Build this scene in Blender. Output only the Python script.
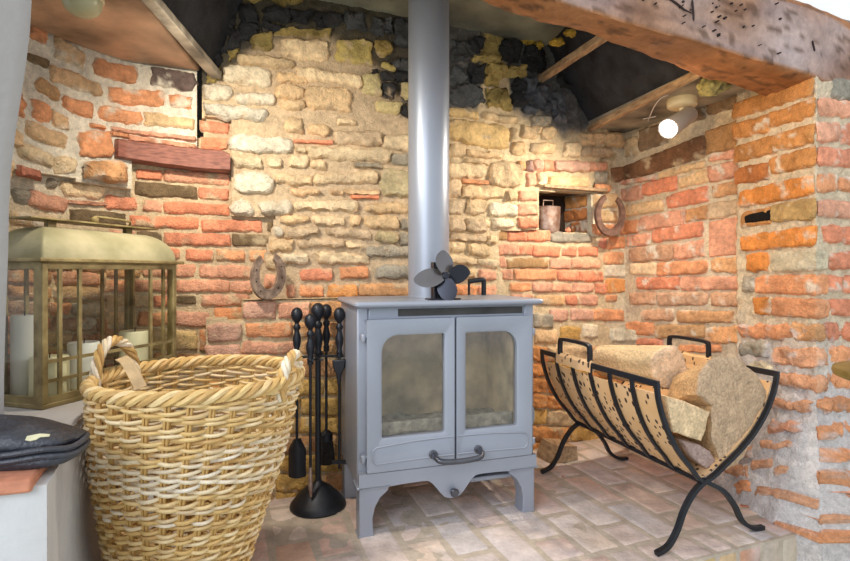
import bpy, math, random
import numpy as np
from mathutils import Vector, noise
random.seed(7)
SC = bpy.context.scene
COL = SC.collection
for o in list(bpy.data.objects): bpy.data.objects.remove(o)

# ------------------------------------------------------------------ camera, world, lights
F, CX, HY, H = 520.0, 425.0, 272.0, 0.70       # focal length in pixels, centre column, horizon row, eye height over hearth
cam = bpy.data.cameras.new('camera'); camo = bpy.data.objects.new('camera', cam); COL.objects.link(camo)
cam.sensor_width = 36; cam.lens = F/850*36; cam.shift_y = -(280.5-HY)/850; cam.clip_start = .05
camo.location = (0, 0, H); camo.rotation_euler = (math.pi/2, 0, 0)
SC.camera = camo
SC.view_settings.view_transform = 'Standard'; SC.view_settings.look = 'None'
SC.view_settings.gamma = 1; SC.view_settings.use_curve_mapping = False
SC.view_settings.exposure = 0.13
w = bpy.data.worlds.new('world'); SC.world = w; w.use_nodes = True
w.node_tree.nodes['Background'].inputs[0].default_value = (.93, .96, 1.0, 1)
w.node_tree.nodes['Background'].inputs[1].default_value = 1.0

def spot(name, loc, target, energy, color, angle=140, blend=.8, radius=.03):
    l = bpy.data.lights.new(name, 'SPOT'); l.energy = energy; l.color = color
    l.spot_size = math.radians(angle); l.spot_blend = blend; l.shadow_soft_size = radius
    o = bpy.data.objects.new(name, l); COL.objects.link(o); o.location = loc
    o.rotation_euler = (Vector(target)-Vector(loc)).to_track_quat('-Z', 'Y').to_euler()
    return o
def area(name, loc, target, energy, color, size):
    l = bpy.data.lights.new(name, 'AREA'); l.energy = energy; l.color = color; l.size = size
    o = bpy.data.objects.new(name, l); COL.objects.link(o); o.location = loc
    o.rotation_euler = (Vector(target)-Vector(loc)).to_track_quat('-Z', 'Y').to_euler()
    return o
WARM = (1, .90, .74)
spot('lamp_light_right', (.805, 1.755, 1.185), (.20, 1.75, .45), 34, (1, .89, .72), 165, 1, .02)
spot('lamp_light_left', (-.56, 1.08, 1.24), (-.25, 1.75, .55), 24, WARM, 165, 1, .03)
spot('pier_fill_light', (.55, 1.42, 1.19), (1.1, 1.62, .85), 5, (1, .66, .30), 150, 1, .03)  # added unseen warm fill that turns the pier's inner face orange
area('window_light', (-1.5, -1.7, 1.9), (0.4, 1.4, .2), 70, (.82, .89, 1.0), 1.8)

# ------------------------------------------------------------------ colour and materials
def lin(c):
    return tuple(((v/255)/12.92 if v/255 <= .04045 else ((v/255+.055)/1.055)**2.4) for v in c[:3])
def nodes(m):
    m.use_nodes = True; return m.node_tree.nodes, m.node_tree.links, m.node_tree.nodes['Principled BSDF']
def pm(name, c, rough=.6, metal=0., var=.15, vs=20., bump=.0, bs=200., c2=None, spec=.5, stretch=None, detail=4):
    m = bpy.data.materials.new(name); n, l, p = nodes(m)
    p.inputs['Roughness'].default_value = rough; p.inputs['Metallic'].default_value = metal
    p.inputs['Specular IOR Level'].default_value = spec
    tc = n.new('ShaderNodeTexCoord'); src = tc.outputs['Object']
    if stretch:
        mp = n.new('ShaderNodeMapping'); mp.inputs['Scale'].default_value = stretch[:3]
        if len(stretch) > 3: mp.inputs['Rotation'].default_value = (0, 0, stretch[3])
        l.new(src, mp.inputs['Vector']); src = mp.outputs[0]
    t = n.new('ShaderNodeTexNoise'); t.inputs['Scale'].default_value = vs; t.inputs['Detail'].default_value = detail
    l.new(src, t.inputs['Vector'])
    r = n.new('ShaderNodeValToRGB'); a = lin(c)
    b = lin(c2) if c2 else tuple(v*(1-var*2) for v in a)
    r.color_ramp.elements[0].position = .32; r.color_ramp.elements[1].position = .68
    r.color_ramp.elements[0].color = (*b, 1); r.color_ramp.elements[1].color = (*(min(1, v*(1+var*.5)) for v in a), 1)
    l.new(t.outputs['Fac'], r.inputs[0]); l.new(r.outputs[0], p.inputs['Base Color'])
    if bump:
        t2 = n.new('ShaderNodeTexNoise'); t2.inputs['Scale'].default_value = bs; t2.inputs['Detail'].default_value = 5
        l.new(src, t2.inputs['Vector'])
        b_ = n.new('ShaderNodeBump'); b_.inputs['Strength'].default_value = bump; b_.inputs['Distance'].default_value = .01
        l.new(t2.outputs['Fac'], b_.inputs['Height']); l.new(b_.outputs[0], p.inputs['Normal'])
    return m
def colmat(name, rough=.92, mott=.35, ms=45., bump=.5, bs=160., spec=.25):
    m = bpy.data.materials.new(name); n, l, p = nodes(m)
    p.inputs['Roughness'].default_value = rough; p.inputs['Specular IOR Level'].default_value = spec
    at = n.new('ShaderNodeAttribute'); at.attribute_name = 'Col'
    tc = n.new('ShaderNodeTexCoord')
    t = n.new('ShaderNodeTexNoise'); t.inputs['Scale'].default_value = ms; t.inputs['Detail'].default_value = 6; t.inputs['Roughness'].default_value = .7
    l.new(tc.outputs['Object'], t.inputs['Vector'])
    mr = n.new('ShaderNodeMapRange'); mr.inputs['From Min'].default_value = .3; mr.inputs['From Max'].default_value = .7
    mr.inputs['To Min'].default_value = 1-mott; mr.inputs['To Max'].default_value = 1+mott*.5
    l.new(t.outputs['Fac'], mr.inputs['Value'])
    vm = n.new('ShaderNodeVectorMath'); vm.operation = 'SCALE'
    l.new(at.outputs['Color'], vm.inputs[0]); l.new(mr.outputs[0], vm.inputs['Scale'])
    l.new(vm.outputs[0], p.inputs['Base Color'])
    t2 = n.new('ShaderNodeTexNoise'); t2.inputs['Scale'].default_value = bs; t2.inputs['Detail'].default_value = 6
    l.new(tc.outputs['Object'], t2.inputs['Vector'])
    b_ = n.new('ShaderNodeBump'); b_.inputs['Strength'].default_value = bump; b_.inputs['Distance'].default_value = .008
    l.new(t2.outputs['Fac'], b_.inputs['Height']); l.new(b_.outputs[0], p.inputs['Normal'])
    return m
M = dict(
    masonry=colmat('masonry', mott=.32, ms=70., bump=.8, bs=190.),
    pavers=colmat('hearth_bricks', rough=.8, mott=.3, ms=18, bump=.35, bs=90),
    wicker=colmat('wicker', rough=.55, mott=.18, ms=60, bump=.15, bs=300, spec=.4),
    wood=colmat('oak_beam', rough=.75, mott=.35, ms=22, bump=.5, bs=70, spec=.3),
    log=colmat('log_wood', rough=.9, mott=.4, ms=120, bump=.9, bs=170),
    stove=pm('grey_stove_paint', (150, 156, 169), .40, .25, .03, 8, .06, 500),
    stove_dark=pm('stove_shade', (70, 68, 66), .8, 0, .2, 15),
    flue=pm('grey_flue_paint', (150, 157, 170), .38, .35, .03, 6, .03, 400),
    firebrick=pm('fire_brick', (228, 206, 168), .9, 0, .2, 12, .3, 60, c2=(165, 145, 118)),
    ash=pm('ash', (190, 180, 165), 1, 0, .3, 40, .6, 80),
    steel=pm('dark_steel', (92, 94, 102), .33, .7, .1, 30),
    black=pm('black_iron', (44, 47, 54), .42, .5, .1, 40, .12, 300),
    fan=pm('black_fan_metal', (48, 50, 60), .28, .6, .1, 10),
    fanblade=pm('polished_blade_metal', (120, 118, 120), .25, .85, .1, 10),
    plaster=pm('white_plaster', (150, 146, 142), .9, 0, .06, 3, .15, 60),
    ledgepl=pm('ledge_plaster', (186, 186, 186), .9, 0, .08, 5, .2, 50, c2=(176, 170, 168)),
    whitewall=pm('white_paint', (245, 245, 245), .9, 0, .02, 3),
    tile=pm('terracotta_tile', (196, 130, 100), .8, 0, .2, 20, .2, 80),
    verdigris=pm('verdigris_metal', (168, 152, 106), .45, .35, .15, 25, .15, 80, c2=(120, 104, 66)),
    verdigris2=pm('verdigris_roof_metal', (188, 180, 146), .6, .2, .1, 14, .15, 60, c2=(158, 154, 118)),
    candle=pm('cream_wax', (238, 230, 192), .5, 0, .04, 10),
    whitecandle=pm('white_wax', (238, 238, 232), .5, 0, .03, 10),
    leather=pm('dark_leather', (52, 54, 62), .42, 0, .25, 20, .4, 120),
    palemark=pm('pale_print', (205, 200, 165), .7),
    rust=pm('rusty_iron', (158, 136, 118), .65, .3, .25, 45, .4, 150, c2=(100, 80, 68)),
    rust2=pm('brown_iron', (128, 100, 86), .6, .4, .25, 45, .4, 150, c2=(92, 68, 60)),
    tin=pm('rusty_tin', (176, 160, 152), .42, .7, .2, 40, .2, 90, c2=(140, 104, 84)),
    mahogany=pm('reddish_timber', (150, 96, 80), .45, 0, .25, 14, .3, 60, c2=(112, 66, 56), stretch=(3, 3, 14)),
    soffit=pm('smoked_board', (214, 176, 146), .45, .05, .3, 6, .2, 40, c2=(122, 100, 80)),
    soffit2=pm('grey_smoked_board', (176, 166, 146), .6, .05, .3, 8, .2, 40, c2=(96, 92, 86)),
    register=pm('register_board', (150, 150, 130), .7, .1, .2, 6, .2, 40, c2=(96, 98, 92)),
    sootboard=pm('soot_black_board', (44, 46, 52), .85, 0, .4, 14, .6, 50, c2=(22, 24, 30)),
    palewood=pm('pale_timber', (184, 156, 122), .8, 0, .25, 14, .3, 90, c2=(140, 112, 84), stretch=(6, 1, 6)),
    greywood=pm('grey_timber', (190, 178, 158), .7, 0, .25, 14, .3, 90, c2=(120, 112, 100)),
    foam=pm('yellow_foam', (214, 178, 70), .9, 0, .3, 60, .5, 120, c2=(150, 118, 40)),
    cream=pm('cream_plastic', (216, 204, 170), .5, 0, .05, 10),
    headgrey=pm('grey_plastic', (170, 164, 158), .5, .1, .05, 10),
    whitewire=pm('white_cable', (225, 225, 225), .6, 0, .03, 10),
    brasswood=pm('brown_table_top', (150, 126, 66), .45, .2, .15, 20),
    greybox=pm('grey_paint', (150, 158, 176), .5, .1, .05, 10),
    roomfloor=pm('room_floor_stone', (206, 214, 204), .8, 0, .08, 8, .1, 40),
    strap=pm('tan_strap', (196, 166, 122), .8, 0, .12, 40, .2, 150),
    bristle=pm('dark_bristle', (40, 36, 34), .95, 0, .3, 90, .8, 300),
)
def glass_mat(name, tint, gloss, rough=.03):
    m = bpy.data.materials.new(name); m.use_nodes = True; n = m.node_tree.nodes; l = m.node_tree.links
    for x in list(n): n.remove(x)
    out = n.new('ShaderNodeOutputMaterial'); mx = n.new('ShaderNodeMixShader')
    tr = n.new('ShaderNodeBsdfTransparent'); tr.inputs[0].default_value = (*tint, 1)
    gl = n.new('ShaderNodeBsdfGlossy'); gl.inputs['Roughness'].default_value = rough
    lw = n.new('ShaderNodeLayerWeight'); lw.inputs[0].default_value = .5
    pw = n.new('ShaderNodeMath'); pw.operation = 'POWER'; pw.inputs[1].default_value = 4; l.new(lw.outputs['Facing'], pw.inputs[0])
    fr = n.new('ShaderNodeMath'); fr.operation = 'MULTIPLY'; fr.inputs[1].default_value = .6; l.new(pw.outputs[0], fr.inputs[0])
    ad = n.new('ShaderNodeMath'); ad.operation = 'ADD'; ad.inputs[1].default_value = gloss; ad.use_clamp = True
    l.new(fr.outputs[0], ad.inputs[0]); l.new(ad.outputs[0], mx.inputs[0])
    l.new(tr.outputs[0], mx.inputs[1]); l.new(gl.outputs[0], mx.inputs[2]); l.new(mx.outputs[0], out.inputs[0])
    return m
M['glass'] = glass_mat('lantern_glass', (.93, .95, .92), .03)
M['stoveglass'] = glass_mat('smoky_stove_glass', (.86, .84, .80), .12, .10)
def emis(name, c, s):
    m = bpy.data.materials.new(name); n, l, p = nodes(m)
    p.inputs['Base Color'].default_value = (1, 1, 1, 1)
    p.inputs['Emission Color'].default_value = (*c, 1); p.inputs['Emission Strength'].default_value = s
    return m
M['lamp'] = emis('lamp_glow', (1, .97, .9), 30)
# leather liner: pale hide with dark flecks
def hide_mat():
    m = bpy.data.materials.new('spotted_hide'); n, l, p = nodes(m); p.inputs['Roughness'].default_value = .85
    tc = n.new('ShaderNodeTexCoord'); mp = n.new('ShaderNodeMapping'); mp.inputs['Rotation'].default_value = (.4, .3, .2); mp.inputs['Scale'].default_value = (1, 1, .55)
    v = n.new('ShaderNodeTexVoronoi'); v.inputs['Scale'].default_value = 62; v.inputs['Randomness'].default_value = 1
    l.new(tc.outputs['Object'], mp.inputs[0]); l.new(mp.outputs[0], v.inputs['Vector'])
    t = n.new('ShaderNodeTexNoise'); t.inputs['Scale'].default_value = 12
    l.new(tc.outputs['Object'], t.inputs['Vector'])
    a = n.new('ShaderNodeMath'); a.operation = 'LESS_THAN'
    mr = n.new('ShaderNodeMapRange'); mr.inputs['From Min'].default_value = .35; mr.inputs['From Max'].default_value = .65
    mr.inputs['To Min'].default_value = .20; mr.inputs['To Max'].default_value = .36
    l.new(t.outputs['Fac'], mr.inputs[0]); l.new(v.outputs['Distance'], a.inputs[0]); l.new(mr.outputs[0], a.inputs[1])
    r = n.new('ShaderNodeValToRGB'); r.color_ramp.elements[0].color = (*lin((208, 160, 100)), 1); r.color_ramp.elements[1].color = (*lin((226, 192, 152)), 1)
    l.new(t.outputs['Fac'], r.inputs[0])
    mx = n.new('ShaderNodeMix'); mx.data_type = 'RGBA'; l.new(a.outputs[0], mx.inputs['Factor']); l.new(r.outputs[0], mx.inputs['A'])
    mx.inputs['B'].default_value = (*lin((62, 44, 38)), 1); l.new(mx.outputs['Result'], p.inputs['Base Color'])
    return m
M['hide'] = hide_mat()

# ------------------------------------------------------------------ mesh builders
ORG = {}
def N3(x, y, z, s): return noise.noise(Vector((x*s, y*s, z*s)))
class MB:
    def __init__(s): s.v = []; s.f = []; s.c = []
    def add(s, vs, fs, col=None):
        b = len(s.v); s.v += [tuple(p) for p in vs]; s.f += [tuple(i+b for i in f) for f in fs]
        if col is None: s.c += [(.8, .8, .8)]*len(vs)
        elif isinstance(col, list): s.c += col
        else: s.c += [col]*len(vs)
        return s
    def build(s, name, mat, parent=None, smooth=True, org=None, bevel=0, angle=None):
        me = bpy.data.meshes.new(name)
        if parent is not None: org = ORG[parent.name]
        elif org is None: org = (0, 0, 0)
        me.from_pydata([(x-org[0], y-org[1], z-org[2]) for x, y, z in s.v], [], s.f)
        at = me.color_attributes.new('Col', 'FLOAT_COLOR', 'POINT')
        a = np.ones((len(s.v), 4), dtype=np.float32); a[:, :3] = np.array(s.c, dtype=np.float32)
        at.data.foreach_set('color', a.ravel())
        import bmesh
        bm = bmesh.new(); bm.from_mesh(me); bmesh.ops.recalc_face_normals(bm, faces=bm.faces) if name not in NOREC else None
        bm.to_mesh(me); bm.free()
        me.materials.append(mat); o = bpy.data.objects.new(name, me); COL.objects.link(o)
        if parent is not None: o.parent = parent
        else: o.location = org
        ORG[o.name] = org
        if smooth:
            me.polygons.foreach_set('use_smooth', [True]*len(me.polygons))
            me.set_sharp_from_angle(angle=math.radians(angle or 40))
        if bevel:
            b = o.modifiers.new('bevel', 'BEVEL'); b.width = bevel; b.segments = 2; b.limit_method = 'ANGLE'; b.angle_limit = math.radians(35)
        return o
NOREC = {'wall_back', 'wall_left', 'wall_right', 'wall_front', 'floor'}
def empty(name, loc, label, cat, group=None):
    o = bpy.data.objects.new(name, None); COL.objects.link(o); o.location = loc; ORG[o.name] = tuple(loc)
    o.empty_display_size = .05
    return tag(o, label, cat, group)
def tag(o, label=None, cat=None, group=None):
    if label: o['label'] = label
    if cat: o['category'] = cat
    if group: o['group'] = group
    return o
def struct(o): o['kind'] = 'structure'; return o
def frame(o, e1, e2, e3):
    o = Vector(o); e1 = Vector(e1); e2 = Vector(e2); e3 = Vector(e3)
    return lambda a, b, c: o+e1*a+e2*b+e3*c
IDF = frame((0, 0, 0), (1, 0, 0), (0, 1, 0), (0, 0, 1))
def box(mb, T, a0, a1, b0, b1, c0, c1, col=None):
    vs = [T(a, b, c) for a in (a0, a1) for b in (b0, b1) for c in (c0, c1)]
    return mb.add(vs, [(0, 1, 3, 2), (4, 6, 7, 5), (0, 4, 5, 1), (2, 3, 7, 6), (0, 2, 6, 4), (1, 5, 7, 3)], col)
def tube(mb, pts, r, n=8, col=None, closed=False, flat=None):
    """round tube (or flat=(w,h) rectangular bar) along pts; r scalar or list"""
    pts = [Vector(p) for p in pts]; m = len(pts); rs = r if isinstance(r, (list, tuple)) else [r]*m
    vs = []; up = None
    for i, p in enumerate(pts):
        if closed: d = pts[(i+1) % m]-pts[i-1]
        else: d = pts[min(i+1, m-1)]-pts[max(i-1, 0)]
        d.normalize()
        if up is None:
            up = Vector((0, 0, 1)) if abs(d.z) < .9 else Vector((1, 0, 0))
        s = d.cross(up)
        if s.length < 1e-4: s = d.cross(Vector((.3, .9, .1)))
        s.normalize(); up = s.cross(d).normalized()
        for k in range(n):
            a = 2*math.pi*k/n
            vs.append(p+(s*math.cos(a)+up*math.sin(a))*rs[i])
    fs = []
    for i in range(m if closed else m-1):
        j = (i+1) % m
        for k in range(n):
            fs.append((i*n+k, i*n+(k+1) % n, j*n+(k+1) % n, j*n+k))
    if not closed: fs += [tuple(range(n))[::-1], tuple((m-1)*n+k for k in range(n))]
    return mb.add(vs, fs, col)
def bar(mb, pts, side, w, t, col=None):
    """flat bar: width w along fixed vector side, thickness t in-plane"""
    pts = [Vector(p) for p in pts]; m = len(pts); side = Vector(side).normalized(); vs = []
    for i, p in enumerate(pts):
        d = (pts[min(i+1, m-1)]-pts[max(i-1, 0)]).normalized(); nn = d.cross(side).normalized()
        for a, b in ((-1, -1), (1, -1), (1, 1), (-1, 1)): vs.append(p+side*(a*w/2)+nn*(b*t/2))
    fs = [(i*4+k, i*4+(k+1) % 4, i*4+4+(k+1) % 4, i*4+4+k) for i in range(m-1) for k in range(4)]
    fs += [(3, 2, 1, 0), tuple((m-1)*4+k for k in range(4))]
    return mb.add(vs, fs, col)
def lathe(mb, T, prof, n=24, col=None, caps=True):
    vs = []; m = len(prof)
    for r, z in prof:
        for k in range(n):
            a = 2*math.pi*k/n; vs.append(T(r*math.cos(a), r*math.sin(a), z))
    fs = [(i*n+k, i*n+(k+1) % n, (i+1)*n+(k+1) % n, (i+1)*n+k) for i in range(m-1) for k in range(n)]
    if caps: fs += [tuple(range(n))[::-1], tuple((m-1)*n+k for k in range(n))]
    return mb.add(vs, fs, col)
def smooth_path(pts, k=6):
    P = [Vector(p) for p in pts]; out = []
    for i in range(len(P)-1):
        p0 = P[max(i-1, 0)]; p1 = P[i]; p2 = P[i+1]; p3 = P[min(i+2, len(P)-1)]
        for j in range(k):
            t = j/k
            out.append(.5*((2*p1)+(p2-p0)*t+(2*p0-5*p1+4*p2-p3)*t*t+(3*p1-p0-3*p2+p3)*t**3))
    out.append(P[-1]); return out
def prism(mb, T, poly, d0, d1, nd=1, col=None, noise_amp=0, ns=20):
    """poly: list of (a,c); extruded along b from d0 to d1; fan caps"""
    m = len(poly); vs = []
    for j in range(nd+1):
        b = d0+(d1-d0)*j/nd
        for a, c in poly:
            p = T(a, b, c)
            if noise_amp: p = p+Vector((N3(*p, ns), N3(p.y, p.z, p.x, ns), N3(p.z, p.x, p.y, ns)))*noise_amp
            vs.append(p)
    fs = [(j*m+k, j*m+(k+1) % m, (j+1)*m+(k+1) % m, (j+1)*m+k) for j in range(nd) for k in range(m)]
    fs += [tuple(range(m))[::-1], tuple(nd*m+k for k in range(m))]
    return mb.add(vs, fs, col)

# ------------------------------------------------------------------ masonry machinery
class Wall:
    """vertical wall following a plan polyline; room lies to the right of travel"""
    def __init__(s, pts, off=0., bulge=None):
        s.p = s.offset([Vector((a, b)) for a, b in pts], off); s.bulge = bulge or (lambda z: 0.)
        s.L = [0]
        for a, b in zip(s.p, s.p[1:]): s.L.append(s.L[-1]+(b-a).length)
    @staticmethod
    def offset(p, o):
        if not o: return p
        out = []
        for i in range(len(p)):
            ns = []
            if i > 0: d = (p[i]-p[i-1]).normalized(); ns.append(Vector((d.y, -d.x)))
            if i < len(p)-1: d = (p[i+1]-p[i]).normalized(); ns.append(Vector((d.y, -d.x)))
            n = sum(ns, Vector((0, 0))).normalized(); k = 1/max(.5, n.dot(ns[0]))
            out.append(p[i]+n*o*k)
        return out
    def seg(s, t):
        for i in range(len(s.p)-2):
            if t < s.L[i+1]: return i
        return len(s.p)-2
    def nrm(s, t):
        d = (s.p[s.seg(t)+1]-s.p[s.seg(t)]).normalized(); return Vector((d.y, -d.x))
    def at(s, t, z, h=0.):
        i = s.seg(t); d = (s.p[i+1]-s.p[i]).normalized(); q = s.p[i]+d*(t-s.L[i])
        n = (s.nrm(t-.012)+s.nrm(t+.012)).normalized(); k = s.bulge(z)+h
        return Vector((q.x+n.x*k, q.y+n.y*k, z))
    def inv(s, px, py):
        k = (px-CX)/F; z = .5; b = 0
        for it in range(4 if s.bulge(.05) else 1):
            P = s.offset(s.p, b) if b else s.p; best = None
            for i in range(len(P)-1):
                a = P[i]; d = P[i+1]-a; den = d.x-k*d.y
                if abs(den) < 1e-9: continue
                t = (k*a.y-a.x)/den
                if (t < 0 and i > 0) or (t > 1 and i < len(P)-2): continue
                y = a.y+t*d.y
                if y > .2 and (best is None or y < best[1]): best = (s.L[i]+t*(s.L[i+1]-s.L[i]), y)
            if best is None: best = (0, P[0].y) if k < P[0].x/P[0].y else (s.L[-1], P[-1].y)
            z = H-(py-HY)*best[1]/F; b = s.bulge(z)
        return best[0], z
def proj(p): return CX+F*p.x/p.y, HY-F*(p.z-H)/p.y
def inpoly(x, y, P):
    c = False; j = len(P)-1
    for i in range(len(P)):
        if (P[i][1] > y) != (P[j][1] > y) and x < (P[j][0]-P[i][0])*(y-P[i][1])/(P[j][1]-P[i][1])+P[i][0]: c = not c
        j = i
    return c
CK = dict(
    O=(226, 142, 94), O2=(232, 146, 72), OB=(214, 158, 108), OB2=(234, 196, 146), R=(222, 122, 90), R2=(190, 96, 76), P=(216, 146, 120), PP=(214, 166, 146),
    K=(122, 102, 76), K2=(164, 124, 80), C=(234, 210, 170), CW=(232, 220, 192), W=(218, 212, 194), W2=(214, 200, 168), T=(218, 188, 146), TY=(212, 184, 128),
    PC=(222, 192, 148), PG=(206, 182, 150), Y=(200, 180, 112), Y2=(212, 196, 140), YK=(160, 138, 82), YK2=(182, 160, 100), YB=(214, 170, 92),
    D=(52, 52, 54), D3=(84, 86, 88), D4=(100, 104, 112), G=(164, 154, 136), G2=(186, 172, 132), DO=(112, 96, 90), B=(216, 180, 138), BO=(204, 160, 112),
    A=(204, 140, 78), A2=(186, 110, 56), A3=(216, 132, 58), GA=(196, 162, 108), PM=(204, 160, 128), M=(160, 130, 120), OP=(214, 150, 116), TB=(138, 100, 72), BK=(24, 20, 18), DT=(146, 120, 92))
for k_ in CK:
    if k_ not in ('D', 'D3', 'D4', 'BK', 'TB', 'DT', 'K', 'DO', 'GA', 'Y', 'YK', 'YK2', 'G', 'M'): f_ = .34 if k_ in ('R', 'O', 'P', 'O2', 'OP', 'R2') else .16; CK[k_] = tuple(v*(1-f_)+u_*f_ for v, u_ in zip(CK[k_], (238, 200, 160)))
def block(mb, W, xl, ytl, ybl, xr, ytr, ybr, key, D=.011, rnd=.25, rough=1., step=.0062, mort=None):
    g = 1.3; xl -= g; xr += g; ytl -= g*.8; ytr -= g*.8; ybl += g*.8; ybr += g*.8
    q = [W.inv(xl, ytl), W.inv(xr, ytr), W.inv(xr, ybr), W.inv(xl, ybl)]
    w_ = max(q[1][0]-q[0][0], .005); h_ = max(abs(q[0][1]-q[3][1]), .004)
    nx = max(4, min(60, int(w_/step))); ny = max(4, min(30, int(h_/step)))
    base = np.array(lin(CK[key])); jit = random.uniform(.88, 1.08); hue = random.uniform(-.04, .04)
    base = base*jit*np.array([1+hue, 1, 1-hue]); sd = random.uniform(0, 50); tilt = random.uniform(-.12, .12); tilt2 = random.uniform(-.1, .1)
    mc = np.array(mort if mort is not None else base)
    vs = []; cs = []; er = min(.009, h_*.22) if rnd < .45 else min(.012, h_*.28)
    for j in range(ny+1):
        for i in range(nx+1):
            # cluster towards the border so edges round nicely
            a = -math.cos(math.pi*i/nx)*.35+(-1+2*i/nx)*.65; b = -math.cos(math.pi*j/ny)*.35+(-1+2*j/ny)*.65
            am = a*math.sqrt(max(0, 1-rnd*b*b*.5)) if w_ > h_ else a*math.sqrt(1-rnd*b*b*.5)
            bm_ = b*math.sqrt(1-rnd*a*a*.5)
            if w_ > 1.6*h_:   # long blocks: keep the rounding near the ends only
                e = max(0, (abs(a)-(1-h_/w_))/(h_/w_)); am = a*(1-rnd*.22*b*b*h_/w_); bm_ = b*(1-rnd*.42*e*e)
            u_ = (am+1)/2; v_ = (bm_+1)/2
            s_ = (q[0][0]*(1-u_)+q[1][0]*u_)*(1-v_)+(q[3][0]*(1-u_)+q[2][0]*u_)*v_
            z_ = (q[0][1]*(1-u_)+q[1][1]*u_)*(1-v_)+(q[3][1]*(1-u_)+q[2][1]*u_)*v_
            dx = (1-abs(a))*w_/2; dz = (1-abs(b))*h_/2; d = min(dx, dz)
            wob = rough*min(.0045, h_*.12); s0_ = s_; s_ += (N3(s_, z_, sd, 32)*1.4+N3(s_, z_, sd, 95)*.7)*wob; z_ += (N3(z_, s0_, sd+9, 32)+N3(z_, s0_, sd+9, 95)*.6)*wob
            e = min(1, d/er); e = 1-(1-e)**2.2
            h = -.010+(D+.010)*e+e*(N3(s_, z_, sd, 26)*.005*rough+N3(s_, z_, sd+3, 75)*.0028*rough+N3(s_, z_, sd+5, 170)*.0014*rough+a*tilt*.01*rough+b*tilt2*.01*rough)
            vs.append(W.at(s_, z_, h))
            m_ = 1+.30*N3(s_, z_, sd, 18)+.2*N3(s_, z_, sd, 60)
            c = base*m_
            sm = N3(s_, z_, sd+20, 22)+.5*N3(s_, z_, sd+20, 70)+(1-e)*.55
            f = min(1, max(0, (sm-.34)*3.0))*.8
            cs.append(tuple(np.clip(c*(1-f)+mc*f, 0, 1)))
    n1 = nx+1
    fs = [(j*n1+i, (j+1)*n1+i, (j+1)*n1+i+1, j*n1+i+1) for j in range(ny) for i in range(nx)]
    mb.add(vs, fs, cs)
def mortar(mb, W, poly, colfn, step=.0085, thick=.05, amp=1., rug=None):
    pts = []
    xs = [a for a, b in poly]; ys = [b for a, b in poly]
    for a, b in poly: pts.append(W.inv(a, b))
    s0 = min(p[0] for p in pts); s1 = max(p[0] for p in pts); z0 = min(p[1] for p in pts); z1 = max(p[1] for p in pts)
    nx = int((s1-s0)/step)+1; nz = int((z1-z0)/step)+1; idx = {}; vs = []; cs = []; keep = []
    for j in range(nz):
        for i in range(nx):
            p = W.at(s0+(i+.5)*step, z0+(j+.5)*step)
            x, y = proj(p)
            if inpoly(x, y, poly): keep.append((i, j))
    ks = set(keep)
    def vid(i, j, back=0):
        k = (i, j, back)
        if k not in idx:
            s_ = s0+i*step; z_ = z0+j*step
            rg = rug(*proj(W.at(s_, z_))) if rug else 0
            h = -thick if back else -.004+(N3(s_, z_, 1, 30)*.0035+N3(s_, z_, 2, 90)*.002)*amp+rg*(.012*N3(s_, z_, 6, 22)+.010*abs(N3(s_, z_, 6, 55))+.004*N3(s_, z_, 6, 120))
            p = W.at(s_, z_, h); idx[k] = len(vs); vs.append(p); x, y = proj(W.at(s_, z_))
            c = np.array(colfn(x, y))*(1+.18*N3(s_, z_, 4, 25)+.12*N3(s_, z_, 5, 80)); cs.append(tuple(np.clip(c, 0, 1)))
        return idx[k]
    fs = []
    for i, j in keep:
        fs.append((vid(i, j), vid(i+1, j), vid(i+1, j+1), vid(i, j+1)))
        for (di, dj), (e0, e1) in (((-1, 0), ((i, j+1), (i, j))), ((1, 0), ((i+1, j), (i+1, j+1))), ((0, -1), ((i, j), (i+1, j))), ((0, 1), ((i+1, j+1), (i, j+1)))):
            if (i+di, j+dj) not in ks:
                fs.append((vid(*e1), vid(*e0), vid(*e0, 1), vid(*e1, 1)))
    mb.add(vs, fs, cs)
def rows(mb, W, x0, x1, y0, y1, rh, bw, keys, slope=0., **kw):
    y = y0; k = 0
    while y+rh <= y1+1:
        x = x0-(bw*.5 if k % 2 else 0)
        while x < x1:
            ww = bw*random.choice((.5, 1, 1, 1.05)); a = max(x, x0); b = min(x+ww-2.2, x1)
            if b-a > 4: block(mb, W, a, y+(a-x0)*slope, y+rh-2.4+(a-x0)*slope, b, y+(b-x0)*slope, y+rh-2.4+(b-x0)*slope, random.choice(keys), **kw)
            x += ww
        y += rh; k += 1
def sstep(a, b, x): t = min(1, max(0, (x-a)/(b-a))); return t*t*(3-2*t)

BACK = [(-1.06, .72), (-1.06, 1.0), (-1.045, 1.15), (-1.01, 1.28), (-.955, 1.39), (-.876, 1.519), (-.80, 1.551), (-.60, 1.635), (.10, 1.929), (.866, 2.251)]
RIGHT = [(.80, 2.223), (.860, 2.245), (.90, 2.15), (1.062, 1.79), (1.09, 1.70)]
PIL = [(1.12, 1.80), (1.045, 1.752), (1.04, 1.735), (1.075, 1.43), (1.70, 1.67)]
bulge = lambda z: .085*sstep(.42, .02, z)+(.03*sstep(.14, -.05, z))
Wb = Wall(BACK); Wu = Wall(BACK, .035); Ws = Wall(BACK, .022); Wp = Wall(BACK, .085); Wr = Wall(RIGHT); Wq = Wall(PIL, 0, bulge)

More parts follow.
